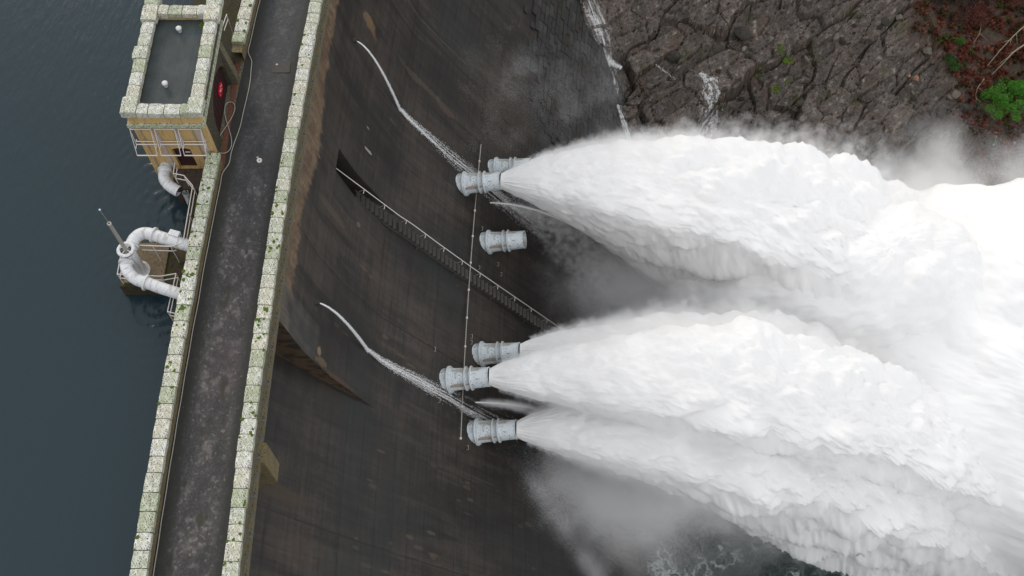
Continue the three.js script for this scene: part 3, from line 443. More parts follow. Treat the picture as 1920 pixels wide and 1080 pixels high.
// ------------------------------------------------------------------ outlet nozzles on the face
const UPT = 13 * Math.PI / 180;
const sAt = (z, r) => Z0 + (z - Z0) * R0 / (R0 - r);
const nozzles = [['A', -47.0, -19.05, 'with the silvery water trail passing behind it'], ['A2', -50.6, -22.15, 'half hidden behind the topmost spraying nozzle'], ['B', -43.3, -21.95, 'dry, its dark open mouth showing'], ['C', -33.35, -21.95, 'spraying, just below the foot of the stairway'], ['D', -29.97, -19.0, 'spraying, set nearest the crest, above the lowest one'], ['E', -27.04, -21.8, 'spraying, lowest in the photograph']];
const mouth = {};
for (const [id, z, y, lab] of nozzles) {
  const r = rBlock(y), s = sAt(z, r), p = D(s, r, y), d = downstream(s).multiplyScalar(Math.cos(UPT)).add(V(0, Math.sin(UPT), 0));
  const g = thing('outlet_nozzle', 'grey steel outlet nozzle, ' + lab, 'nozzle', p.toArray(), 'outlet nozzles on the dam face');
  g.quaternion.setFromUnitVectors(V(0, 1, 0), d); g.updateMatrixWorld();
  part('barrel', lathe([[0.86, -1.3], [0.86, 0.25], [0.8, 0.7], [0.76, 1.5], [0.74, 2.2], [0.7, 3.08], [0.73, 3.09], [0.73, 3.16], [0.63, 3.16], [0.62, 2.2], [0.62, 0.6], [0, 0.6]], 48), M.nozzle, g);
  const flange = part('base_flange', lathe([[0.8, 0.1], [0.99, 0.12], [1.0, 0.16], [1.0, 0.3], [0.96, 0.34], [0.8, 0.36]], 48), M.nozzle, g);
  for (const h of [1.45, 1.85]) part('band', lathe([[0.74, h - 0.06], [0.88, h - 0.05], [0.9, h], [0.88, h + 0.05], [0.74, h + 0.06]], 48), M.nozzle, g);
  const bolts = []; for (let k = 0; k < 20; k++) { const a = k / 20 * Math.PI * 2, b = new THREE.CylinderGeometry(0.03, 0.03, 0.06, 6); b.translate(0.92 * Math.cos(a), 0.36, 0.92 * Math.sin(a)); bolts.push(b); } part('bolt_ring', merge(bolts), M.nozzle, flange);
  mouth[id] = { p: p.clone().addScaledVector(d, 3.12), d, t: along(s), s };
}
// ------------------------------------------------------------------ stairway down the face
{
  const g = thing('stairway', 'long steel stairway with pale handrail running down the dam from a dark slot', 'stairway', D(-39.4, 4.2, -12.8).toArray());
  const o = g.position, P = (s, y, off) => { const q = D(s, rFace(-39.2 - 20 * (y > -12.9 ? 0 : 0), y < -12.9 ? y : -12.9), y); if (y > -12.9) q.copy(D(s, 4.2 + (-12.8 - y) * 0.66 - 0.12, y)); return q.addScaledVector(V(0.83, 0.56, 0), off).sub(o); };
  const sA = -39.88, sB = -38.98, step = 0.41, tr = new THREE.BoxGeometry(0.24, 0.06, 0.86); boxUV(tr, 1);
  for (let y = -9.6; y > -35; y -= step) { const t = part('tread', tr, M.steel, g); t.position.copy(P((sA + sB) / 2, y, 0.36)); t.rotation.y = 0.042; }
  const line = (s, off, y0, y1, n = 24) => Array.from({ length: n + 1 }, (_, i) => P(s, lerp(y0, y1, i / n), off));
  part('stringer', rail(line(sB, 0.24, -9.4, -35), 0.045, 6), M.steel, g); part('stringer', rail(line(sA, 0.24, -9.4, -35), 0.055, 6), M.steel, g);
  part('hand_rail', rail(line(sA, 0.85, -6.9, -35), 0.034, 6), M.rail, g);
  for (let y = -9.6, k = 0; y > -34.5; y -= 1.85, k++) { const po = part('rail_post', bar(P(sA + 0.02, y, 0.2), P(sA, y, 0.85), 0.022, 6), M.galv, g); part('rail_bracket', bar(P(sA, y, 0.85), P(sA + 0.34, y, 0.8), 0.026, 6), M.rail, po); if (k % 2) part('foot_plate', bar(P(sB, y, 0.24), P(sB + 0.3, y, -0.05), 0.05, 6), M.steel, g); }
}
// ------------------------------------------------------------------ thin white pipe across the face
{
  const g = thing('service_pipe', 'thin white pipe running level across the dam face behind the nozzles', 'pipe', D(-39, rBlock(-20.15), -20.15).toArray());
  const o = g.position, at = (z, off) => D(sAt(z, 9.2), rBlock(-20.15) + off, -20.15 + off * 0.5).sub(o), pts = []; for (let z = -51.6; z <= -26; z += 0.8) pts.push(at(z, 0.3).add(V(0, 0.05 * noise(z * 0.3, 0, 0), 0)).toArray());
  const run = part('pipe_run', curveTube(pts, 0.042, 120, 8), M.galv, g);
  for (let z = -51; z < -26; z += 2.4) { part('pipe_bracket', bar(at(z, 0.32), at(z, -0.1), 0.035, 6), M.steel, g); const c = new THREE.CylinderGeometry(0.085, 0.085, 0.14, 10); c.rotateX(Math.PI / 2); c.translate(...at(z + 1.1, 0.3).toArray()); part('pipe_coupling', c, M.rail, run); }
}
{ // step irons beside the nozzles
  const spotsI = [[-44.9, -21.3], [-41.2, -21.3], [-34.9, -21.0], [-34.4, -21.0], [-29.2, -20.2], [-28.4, -18.3], [-27.9, -21.2], [-25.9, -21.1], [-32.1, -17.6], [-42.0, -23.6], [-42.7, -23.2]];
  spotsI.forEach(([s, y], i) => { const o = D(s, rBlock(y), y), a = along(s), d = downstream(s), p = (q, n) => o.clone().addScaledVector(a, q).addScaledVector(d, n).add(V(0, n * 0.5, 0)); solo('step_iron', rail([p(0, -0.05), p(0, 0.12), p(0.32, 0.12), p(0.32, -0.05)], 0.022, 6), M.galv, 'small pale steel step iron fixed to the dam face near the nozzles', 'step iron', 'step irons near the nozzles'); });
}

// ------------------------------------------------------------------ water: droplets, trails, jets, mist
const dropGeo = new THREE.IcosahedronGeometry(1, 0);
function mistGeo(n, R, r0, r1) { const l = []; for (let i = 0; i < n; i++) { const g = new THREE.TetrahedronGeometry(rr(r0, r1), 0); g.rotateX(rnd() * 6); g.rotateY(rnd() * 6); const d = V(gauss(), gauss(), gauss()).multiplyScalar(R * 0.9); g.translate(d.x, d.y, d.z); l.push(g); } return merge(l); }
const puff = mistGeo(460, 0.85, 0.0042, 0.0086), tuft = mistGeo(300, 0.36, 0.0042, 0.0086); // little swarms of droplets
function droplets(name, list, parent, label, category, mat = M.drop, geo = dropGeo) { // list of [x, y, z, size, stretch vector?]
  const im = new THREE.InstancedMesh(geo, mat, list.length), m = new THREE.Matrix4(), q = new THREE.Quaternion(), sc = V(1, 1, 1), p = V(0, 0, 0), yAxis = V(0, 1, 0);
  list.forEach((e, i) => { p.set(e[0], e[1], e[2]); if (e[4]) { q.setFromUnitVectors(yAxis, e[4]); sc.set(e[3], e[3] * (e[5] ?? 3), e[3]); } else { q.set(rnd() - 0.5, rnd() - 0.5, rnd() - 0.5, rnd() - 0.5).normalize(); sc.set(e[3], e[3], e[3]); } im.setMatrixAt(i, m.compose(p, q, sc)); });
  im.userData.kind = 'stuff';
  if (parent) { im.name = name; parent.add(im); } else { im.name = numbered(name); tag(im, label, category); scene.add(im); }
  return im;
}
// leak jets: a ballistic arc from a spout, then a widening run of broken water on the face
function leak(label, z, y0, v0, sideways, yEnd, w0, w1) {
  const r0 = rBlock(y0), s0 = sAt(z, r0), p0 = D(s0, r0, y0), d = downstream(s0), a = along(s0);
  const g = thing('water_trail', label, 'water', p0.toArray());
  const path = []; let t = 0; // points and widths
  for (; t < 3; t += 0.02) { const p = p0.clone().addScaledVector(d, v0 * t).addScaledVector(a, sideways * t).add(V(0, -4.9 * t * t, 0)); const rad = R0 - Math.hypot(p.x - X0, p.z - Z0); path.push([p, 0.02 + 0.07 * t, false]); if (t > 0.3 && rad <= rBlock(p.y) + 0.1) break; }
  const last = path[path.length - 1][0], sL = sAt(last.z, R0 - Math.hypot(last.x - X0, last.z - Z0)); const n1 = path.length;
  for (let y = last.y; y > yEnd; y -= 0.15) { const f = (last.y - y) / (last.y - yEnd); path.push([D(sL + sideways * 0.7 * f * 2 + 0.12 * noise(y * 0.4, z, 1), rBlock(y) + 0.12, y), lerp(w0, w1, f), true]); }
  const core = path.slice(0, n1).filter((_, i) => i % 3 === 0).map(([p]) => p.clone().sub(p0).toArray()); part('thin_jet', new THREE.TubeGeometry(new THREE.CatmullRomCurve3(core.map((c) => V(...c))), 40, 0.018, 8), M.foam, g);
  const L = []; const N = 70000;
  for (let i = 0; i < N; i++) { const u = Math.pow(rnd(), 0.7), k = Math.min(path.length - 2, Math.floor(u * path.length)), [p, w, on] = path[k], q = path[k + 1][0], f = rnd(), dir = q.clone().sub(p).normalize();
    const lane = gauss() * 0.55; if (on && fbm(lane * 6, k * 0.02, z, 3) < 0.0 - 0.1 * rnd()) continue; if (on && rnd() < 0.5 + 0.5 * smooth(0.6, 1, k / path.length)) continue;
    const c = p.clone().lerp(q, f).addScaledVector(a, lane * w * 2).sub(p0); if (!on) c.add(V(gauss() * w * 0.7, gauss() * w * 0.7, 0)); else c.addScaledVector(d, Math.abs(gauss()) * 0.12);
    L.push([c.x, c.y, c.z, rr(0.004, 0.009), dir, on ? rr(3, 9) : rr(1.5, 4)]); }
  droplets('broken_water', L, g);
  const sp = new THREE.CylinderGeometry(0.16, 0.16, 0.5, 16, 1, true); sp.applyQuaternion(new THREE.Quaternion().setFromUnitVectors(V(0, 1, 0), d)); part('spout', sp, M.steel, g); return g;
}
leak('silvery water trail sliding down the face to the topmost nozzle', -49.3, -4.9, 2.15, 0.25, -30, 0.14, 1.1);
leak('silvery water trail starting below the parapet, above the two lowest nozzles', -28.95, -5.1, 2.05, 0.1, -28, 0.12, 0.85);

// spray jets: turbulent white columns widening away from the nozzle and raining down
const G = 9.8;
const jetAxis = (m, v, x) => { const h = Math.cos(UPT), t = x / (v * h); return m.p.clone().addScaledVector(m.d, v * t).add(V(0, -0.5 * G * t * t, 0)); };
const jetShape = (k) => ({ a: (x) => 0.6 + k.w * (1 - Math.exp(-x * k.e)), up: (x) => 0.58 + 0.24 * k.w * (1 - Math.exp(-x * 0.1)), dn: (x) => 0.6 + k.d * x + k.q * x * x });
function jet(label, m, v, len, k) {
  const sh = jetShape(k), nx = k.nx ?? 300, na = k.na ?? 210, up = V(0, 1, 0), h = V(m.d.x, 0, m.d.z).normalize();
  const base = (x, a, out) => { const c = jetAxis(m, v, x), ca = Math.cos(a), sa = Math.sin(a), rL = sh.a(x), rV = sa > 0 ? sh.up(x) : sh.dn(x); const tl = smooth(0, 1, x / 1.2); const sup = lerp(1, 1 / Math.pow(Math.pow(Math.abs(ca), 2.2) + Math.pow(Math.abs(sa), 2.2), 1 / 2.2), tl); const l = ca * rL * sup, w = sa * rV * sup; out.copy(c).addScaledVector(m.t, l).addScaledVector(up, Math.max(w, RIVER - 1.5 - c.y)); return out; };
  const p = V(0, 0, 0), c0 = V(0, 0, 0); let prev = 0;
  const xs = []; for (let i = 0; i <= nx; i++) xs.push(len * Math.pow(i / nx, 1.45));
  const samples = [];
  const geo = gridGeo(nx, na, (i, j) => {
    const x = xs[i], a = (j / na) * Math.PI * 2; base(x, a, p); jetAxis(m, v, x).clone && c0.copy(jetAxis(m, v, x));
    const n = p.clone().sub(c0); n.y *= sh.a(x) / (Math.sin(a) > 0 ? sh.up(x) : sh.dn(x)); n.normalize().addScaledVector(h, 0.12);
    const near = smooth(0, 6, x), far = smooth(4, 22, x);
    // billows drawn out a little along the flow; short streaks at the mouth
    const qx = (p.x - m.p.x) * 0.72, qy = p.y - m.p.y, qz = p.z - m.p.z + k.seed * 7;
    const b0 = billow(qx * 0.7, qy * 0.7, qz * 0.7, 5), b1 = billow(qx * 0.27, qy * 0.27 + 3, qz * 0.27, 5), b2 = billow(qx * 2.4, qy * 2.4, qz * 2.4, 3), st = (noise(Math.cos(a) * 11, Math.sin(a) * 11, x * 0.5 + k.seed) + 0.6 * noise(Math.cos(a) * 24, Math.sin(a) * 24, x * 0.6 + k.seed)) * 0.1 * (1 - smooth(0.8, 5, x)) * smooth(0, 0.6, x);
    const big = fbm(qx * 0.1, qy * 0.1, qz * 0.1, 2);
    let disp = st + near * (lerp(0.6, 0.42, far) * (b0 - 0.3) + far * 2.2 * (b1 - 0.32) + 0.08 * (b2 - 0.25) + big * Math.min(2.4, 0.11 * x)) - Math.min(0.5, 0.03 * x);
    if (i === nx) disp -= 0; p.addScaledVector(n, disp);
    if (x > 0.8 && n.y > -0.45 && rnd() < 0.6) samples.push([p.x, p.y, p.z, n.x, n.y, n.z, x]);
    return [p.x - m.p.x, p.y - m.p.y, p.z - m.p.z];
  }, (i, j) => [xs[i], j / na * 8]);
  // weld the seam by copying the first ring column to the last
  { const q = geo.attributes.position, nr = geo.attributes.normal; for (let i = 0; i <= nx; i++) { const A = i, B = na * (nx + 1) + i; q.setXYZ(B, q.getX(A), q.getY(A), q.getZ(A)); const n = V(nr.getX(A) + nr.getX(B), nr.getY(A) + nr.getY(B), nr.getZ(A) + nr.getZ(B)).normalize(); nr.setXYZ(A, n.x, n.y, n.z); nr.setXYZ(B, n.x, n.y, n.z); } }
  const g = thing('water_jet', label, 'water jet', m.p.toArray(), 'white jets from the outlet nozzles');
  part('spray_column', geo, M.foam, g);
  const L = []; const N = k.drops ?? 24000;
  for (let i = 0; i < N; i++) { const s = samples[(rnd() * samples.length) | 0], e = -Math.log(1 - rnd() * 0.98) * (0.045 + 0.032 * s[6]) * (k.fuzz ?? 1), j = 0.12; const y = s[1] + s[4] * e + gauss() * j; if (y < RIVER) continue; L.push([s[0] + s[3] * e + gauss() * j - m.p.x, y - m.p.y, s[2] + s[5] * e + gauss() * j - m.p.z, rr(0.6, 1.1) * (0.35 + 0.65 * smooth(0, 8, s[6]))]); }
  droplets('spray_droplets', L, g, '', '', M.drop, tuft);
  return g;
}
const JK = { w: 6.4, e: 0.075, d: 0.5, q: 0.014 };
jet('white water jet from the uppermost visible nozzle, topmost plume', mouth.A, 20, 66, { ...JK, d: 0.66, q: 0.026, seed: 3 });
jet('white water jet from the half-hidden nozzle at the top edge of the upper plume', mouth.A2, 18, 60, { ...JK, w: 4.2, seed: 13 });
jet('white water jet from the nozzle just below the stairway foot', mouth.C, 18, 60, { ...JK, w: 4.9, d: 0.4, seed: 23 });
jet('white water jet from the middle of the three lower nozzles', mouth.D, 20, 66, { ...JK, w: 5.2, d: 0.36, q: 0.01, seed: 33 });
jet('white water jet from the lowest nozzle, bottom plume', mouth.E, 18, 60, { ...JK, w: 5.8, seed: 43 });
// small drain jets under the nozzles
function drain(label, p0, v, up, len, k) { const s = sAt(p0.z, 9.5), d = downstream(s).multiplyScalar(Math.cos(up)).add(V(0, Math.sin(up), 0)); const m = { p: p0, d, t: along(s) }; const g = thing('drain_jet', label, 'water jet', p0.toArray(), 'thin drain jets under the nozzles'); const L = []; const pts = [];
  for (let t = 0; t < len; t += 0.05) { const q = p0.clone().addScaledVector(d, v * t).add(V(0, -4.9 * t * t, 0)).sub(p0); pts.push(q); }
  const geo = gridGeo(60, 14, (i, j) => { const t = i / 60 * len, a = j / 14 * 6.2832, w = 0.045 + 0.35 * k * t * (1 - 0.95 * smooth(0.25, 0.8, t / len)), q = V(0, 0, 0).addScaledVector(d, v * t).add(V(0, -4.9 * t * t, 0)); const n = 1 + 0.9 * fbm(q.x * 2, Math.cos(a) * 2 + 5, Math.sin(a) * 2, 3) * smooth(0, 0.4, t); return [q.x - 0.3 * w * n * Math.sin(a), q.y + Math.sin(a) * w * 0.8 * n, q.z + Math.cos(a) * w * n]; }, (i, j) => [i / 60, j / 14]); part('thin_jet', geo, M.foam, g);
  for (let i = 0; i < 4200; i++) { const t = Math.sqrt(rnd()) * len * 1.25, lag = Math.abs(gauss()) * t * t * 3.4 * (k * 4), q = V(0, 0, 0).addScaledVector(d, v * t - lag * 0.7).add(V(0, -4.9 * t * t - lag * 1.1, 0)), w = 0.08 + k * 1.6 * t; L.push([q.x + gauss() * w, q.y + gauss() * w, q.z + gauss() * w, rr(0.35, 0.8)]); }
  droplets('spray_droplets', L, g, '', '', M.drop, tuft); }
{ const q = (z, y, off) => D(sAt(z, 9.8), rBlock(y) + off, y); drain('thin white drain jet below the topmost nozzle, left of the dry one', q(-46.6, -21.1, 0.7), 8.5, 0.05, 1.5, 0.34); drain('thin white drain jet under the middle one of the lower nozzles', q(-28.9, -20.6, 0.9), 8.5, 0.05, 1.0, 0.16); }

// spray cloud that fills the gorge where the jets land
{
  const n = 300, mB = 240, c = V(66, RIVER - 2, -41), g = gridGeo(n, mB, (i, j) => {
    const a = (i / n) * Math.PI * 2, e = (j / mB) * Math.PI / 2, ce = Math.pow(Math.cos(e), 0.7), se = Math.pow(Math.sin(e), 0.62);
    const rx = Math.cos(a) < 0 ? 51 : 50, rz = Math.sin(a) < 0 ? 16.5 : 23; let x = c.x + Math.cos(a) * ce * rx, y = c.y + se * (16 + 6.5 * smooth(18, 36, x)), z = c.z + Math.sin(a) * ce * rz + 0.22 * Math.max(0, x - 38);
    const nn = V(Math.cos(a) * ce / rx, se / 20, Math.sin(a) * ce / rz).normalize(); const b = billow(x * 0.12, y * 0.12, z * 0.12 + 77, 5), f = fbm(x * 0.05, y * 0.05, z * 0.05 + 7, 3), s = billow(x * 0.6, y * 0.6, z * 0.6 + 5, 3);
    const d = 2.0 * (b - 0.3) + 3.4 * f + 0.2 * (s - 0.3); return [x + nn.x * d, y + nn.y * d, z + nn.z * d];
  }, (i, j) => [i / n * 20, j / mB * 10]);
  for (let i = 0; i <= n; i++) g.attributes.normal.setXYZ(mB * (n + 1) + i, 0, 1, 0);
  const cl = thing('spray_bank', 'great bank of white spray filling the gorge on the right', 'spray', [0, 0, 0]); part('spray_billows', g, M.foam, cl); cl.children[0].userData.kind = 'stuff';
  const L = [], p = g.attributes.position, nr = g.attributes.normal; for (let k = 0; k < 44000; k++) { const i = (rnd() * p.count) | 0; if (nr.getY(i) > 0.35 + 0.5 * rnd()) continue; const e = -Math.log(1 - rnd() * 0.985) * 1.5, q = [p.getX(i) + nr.getX(i) * e + gauss() * 0.3, p.getY(i) + nr.getY(i) * e + gauss() * 0.3, p.getZ(i) + nr.getZ(i) * e + gauss() * 0.3]; if (q[1] > RIVER) L.push([...q, rr(0.8, 1.3)]); } droplets('spray_droplets', L, cl, '', '', M.drop, puff);
}
{
  const n = 200, mB = 110, c = V(30, -32.5, -42), g = gridGeo(n, mB, (i, j) => {
    const a = (i / n) * Math.PI * 2, e = (j / mB - 0.25) * Math.PI * 0.666, ce = Math.cos(e), se = Math.sin(e); const x = c.x + Math.cos(a) * ce * 18, y = c.y + se * 11.5, z = c.z + Math.sin(a) * ce * 8.5, nn = V(Math.cos(a) * ce / 18, se / 11.5, Math.sin(a) * ce / 8.5).normalize();
    const d = 1.7 * (billow(x * 0.2, y * 0.2, z * 0.2 + 177, 5) - 0.3) + 2 * fbm(x * 0.08, y * 0.08, z * 0.08 + 17, 3) + 0.2 * (billow(x * 0.9, y * 0.9, z * 0.9, 3) - 0.3); return [x + nn.x * d, y + nn.y * d, z + nn.z * d];
  }, (i, j) => [i / n * 20, j / mB * 10]);
  for (let i = 0; i <= n; i++) g.attributes.normal.setXYZ(mB * (n + 1) + i, 0, 1, 0);
  const cl = thing('spray_bank', 'white mass of spray where the upper and lower plumes run together', 'spray', [0, 0, 0]); part('spray_billows', g, M.foam, cl); cl.children[0].userData.kind = 'stuff';
  const L = [], p = g.attributes.position, nr = g.attributes.normal; for (let k = 0; k < 16000; k++) { const i = (rnd() * p.count) | 0; if (rnd() > Math.cos((Math.floor(i / (n + 1)) / mB - 0.25) * Math.PI * 0.666)) continue; const e = -Math.log(1 - rnd() * 0.985) * 0.9 - 0.2, s = V(p.getX(i) - c.x, p.getY(i) - c.y, p.getZ(i) - c.z).normalize(); L.push([p.getX(i) + s.x * e + gauss() * 0.3, p.getY(i) + s.y * e + gauss() * 0.3, p.getZ(i) + s.z * e + gauss() * 0.3, rr(0.8, 1.3)]); } droplets('spray_droplets', L, cl, '', '', M.drop, puff);
}
// drifting mist: fine droplets, thick and thin in wisps
function mist(label, n, gen) { const L = []; let guard = 0; while (L.length < n && guard++ < n * 16) { const q = gen(); if (!q) continue; if (q[1] < RIVER) continue; const rad = R0 - Math.hypot(q[0] - X0, q[2] - Z0); if (rad < rBlock(q[1]) + 0.3) continue; L.push([q[0], q[1], q[2], rr(0.8, 1.3)]); } droplets('mist', L, null, label, 'mist', M.drop, puff); }
const wisp = (q, f, k, cut) => rnd() < smooth(cut - 0.18, cut + 0.3, fbm(q[0] * f + k, q[1] * f, q[2] * f, 3) + 0.12);
const xFace = (y) => rBlock(y) - 13.2;
mist('grey veil of mist between the upper and lower plumes, by the stairway foot', 24000, () => { const y = rr(-26, -40), o = 0.5 + 17 * Math.pow(rnd(), 0.6), x = xFace(y) + o, q = [x, y, -43 - 0.02 * x + gauss() * 4.2]; return rnd() < 0.03 + 0.97 * smooth(-1, 22, x) && wisp(q, 0.1, 3, -0.06) ? q : null; });
mist('grey veil of mist below the lowest plume at the bottom edge', 22000, () => { const y = lerp(-25.5, RIVER, Math.pow(rnd(), 0.8)), o = 0.4 + 14 * Math.pow(rnd(), 0.8), x = xFace(y) + o, q = [x, y, -26.5 - 0.06 * x + gauss() * 2.4 + 8.5 * rnd() * rnd() * rnd()]; return rnd() < smooth(-3, 11, x) * smooth(30, 20, x) && wisp(q, 0.095, 9, -0.04) ? q : null; });
mist('dense white spray where the upper and lower plumes merge', 3000, () => { const x = rr(10, 34), q = [x, lerp(-22.5 - 0.1 * x, -39, Math.pow(rnd(), 1.6)), -41.5 + gauss() * 4]; return rnd() < smooth(9, 21, x) && wisp(q, 0.13, 61, -0.12) ? q : null; });
mist('falling curtain of spray drifting down from under the lowest nozzle', 160, () => { const u = rnd(), y = lerp(-24, -34.5, u), q = [xFace(y) + 0.5 + 0.6 * Math.abs(gauss()), y, lerp(-26.4, -19, Math.pow(u, 1.1)) + gauss() * (0.25 + 0.8 * u)]; return wisp(q, 0.34, 51, 0.06) ? q : null; });
mist('curling white mist over the rocks at the right edge', 10500, () => { const x = rr(38, 62), q = [x, RIVER + Math.abs(gauss()) * 4 + 1, -58.5 - Math.abs(gauss()) * 6.5 + (x - 40) * 0.1]; return wisp(q, 0.17, 21, 0.16) ? q : null; });
mist('faint mist on the dam face above the upper plume', 190, () => { const q = [rr(-4, 9), rr(-34, -16), -56.5 + gauss() * 6]; return wisp(q, 0.09, 31, 0.0) ? q : null; });

// ------------------------------------------------------------------ water surfaces
{
  const wb = tex(1024, 1024, (u, v) => { const a = tfbm(u + 0.02 * tfbm(u, v, 6, 6, 2, 9), v, 90, 26, 4, 5), b = tfbm(u, v, 14, 10, 4, 6); const k = 255 * clamp(0.62 * a + 0.38 * b); return [k, k, k]; }, { data: true });
  const lx = [-520, -120, -60, -40], lz = [-420, -120, -70]; for (let x = -33; x < -17.4; x += 0.13) lx.push(x); for (let z = -54; z < -12; z += 0.13) lz.push(z); lz.push(0, 40, 160);
  const src = [[-20.2, -27.4, 1], [-19.6, -33.6, 0.8], [-21.6, -36.5, 0.4]]; // drips that ring the water below the pipes
  const g = gridGeo(lx.length - 1, lz.length - 1, (i, j) => { const x = lx[i], z = lz[j]; let h = 0; if (x > -33 && z > -54 && z < -12) for (const [sx, sz, k] of src) { const d = Math.hypot(x - sx, z - sz); h += k * 0.05 * Math.exp(-d * 0.42) * Math.sin(d * 9 + 5 * fbm(x * 0.6, 0, z * 0.6, 3)) * (0.6 + 1.4 * Math.abs(noise(x * 0.9, 3, z * 0.9))); } return [x, LAKE + h, z]; }, (i, j, p) => [p[0] / 26, p[2] / 26]);
  structure('lake_water', g, new THREE.MeshPhysicalMaterial({ color: new THREE.Color().setRGB(0.0175, 0.034, 0.0425), roughness: 0.2, ior: 1.33, bumpMap: wb, bumpScale: 0.06 }));
  const rt = tex(1024, 1024, (u, v) => { const x = lerp(0, 60, u), z = lerp(-50, 0, v); const n = fbm(x * 0.35, z * 0.35, 4, 5), m = 1 - Math.abs(fbm(x * 0.7, z * 0.7, 9, 4)) * 4; let k = mix3([36, 50, 48], [46, 62, 60], smooth(-0.3, 0.3, n)); const f = smooth(0.62, 0.95, m) * smooth(0.02, 0.3, n + 0.12); k = mix3(k, [196, 200, 196], f * 0.85); const e = smooth(0.1, 0.3, fbm(x * 0.2, z * 0.2, 30, 4)) * smooth(-0.1, 0.3, fbm(x * 1.8, z * 1.8, 3, 4)); return mix3(k, [188, 190, 184], e * 0.7); }, { mirror: true });
  const r = gridGeo(220, 260, (i, j) => { const x = lerp(5, 115, i / 220), z = lerp(-80, 50, j / 260); return [x, RIVER + 0.55 * fbm(x * 0.22, 1, z * 0.22, 4) + 0.2 * fbm(x, 4, z, 3), z]; }, (i, j, p) => [p[0] / 60, (p[2] + 50) / 50]);
  structure('river_water', r, std({ map: rt, roughness: 0.25, bumpMap: hairBump, bumpScale: 0.1 }));
}

// ------------------------------------------------------------------ rocky gorge side
const stDir = [0.82, -0.57];
const rockTex = tex(1024, 1024, (u, v) => { const a = tfbm(u, v, 20, 20, 5, 230), b = tfbm(u, v, 70, 70, 3, 240), c = tfbm(u, v, 110, 110, 2, 245), e = tfbm(u, v, 9, 9, 4, 246); let k = 135 + 90 * (a - 0.5) + 40 * (b - 0.5); k *= 1 - 0.35 * smooth(0.58, 0.7, b); let q = [k, k, k]; q = mix3(q, [235, 235, 228], smooth(0.66, 0.74, c) * smooth(0.42, 0.62, e) * 0.9); return q; });
const cellHash = (i, j, k) => PERM[(PERM[(PERM[i & 255] + j) & 1023 & 511] + k) & 511] / 255;
function slabs(x, z, fa, fb, k) { // broken slabs lying along the strata: planar pieces with steps between them
  const u = (x * stDir[0] + z * stDir[1]) * fa + 0.16 * noise(x * 0.3, z * 0.3, k), v = (-x * stDir[1] + z * stDir[0]) * fb + 0.16 * noise(x * 0.3, z * 0.3, k + 5), iu = Math.floor(u), iv = Math.floor(v); let best = 9, sec = 9, bi = 0, bj = 0, du = 0, dv = 0;
  for (let a = -1; a <= 1; a++) for (let b = -1; b <= 1; b++) { const ci = iu + a, cj = iv + b, px = ci + 0.15 + 0.7 * cellHash(ci, cj, k), pz = cj + 0.15 + 0.7 * cellHash(ci, cj, k + 1), d = (u - px) ** 2 + (v - pz) ** 2; if (d < best) { sec = best; best = d; bi = ci; bj = cj; du = u - px; dv = v - pz; } else if (d < sec) sec = d; }
  const h0 = cellHash(bi, bj, k + 2), t1 = cellHash(bi, bj, k + 3) - 0.5, t2 = cellHash(bi, bj, k + 4) - 0.5;
  return { h: h0 - 0.5 + t1 * du * 1.2 + t2 * dv * 1.2, gap: Math.sqrt(sec) - Math.sqrt(best), id: h0 };
}
const groundBase = (x, z) => { const d = -z - (66 - 0.17 * (x - 12)); return RIVER + (d > 0 ? 0.5 * d : 0.25 * d) + 5 * Math.exp(-clamp(x - 8, -3, 99) / 7); };
function ground(x, z) {
  const b = groundBase(x, z), A = slabs(x, z, 0.1, 0.2, 11), B = slabs(x + 3, z, 0.26, 0.6, 47), Cc = slabs(x, z + 5, 1.2, 2.4, 83);
  const soil = smooth(43, 49, x + 0.35 * (-72 - z) + 3 * noise(x * 0.15, z * 0.15, 6)); // soft ground with bracken to the right
  const rock = 1 - 0.75 * soil;
  const crack = smooth(0.05, 0, A.gap) * 0.6 + smooth(0.05, 0, B.gap) * 0.3 + smooth(0.07, 0, Cc.gap) * 0.08;
  const h = b + rock * (1.6 * A.h + 0.5 * B.h + 0.12 * Cc.h - crack) + 1.3 * fbm(x * 0.12, z * 0.12, 3, 3) + 0.2 * fbm(x * 0.8, z * 0.8, 8, 5) + rock * 0.1 * fbm((x * stDir[0] + z * stDir[1]) * 0.5, (-x * stDir[1] + z * stDir[0]) * 3.2, 4, 3);
  return { h, A, B, Cc, soil, crack };
}
const groundY = (x, z) => ground(x, z).h;
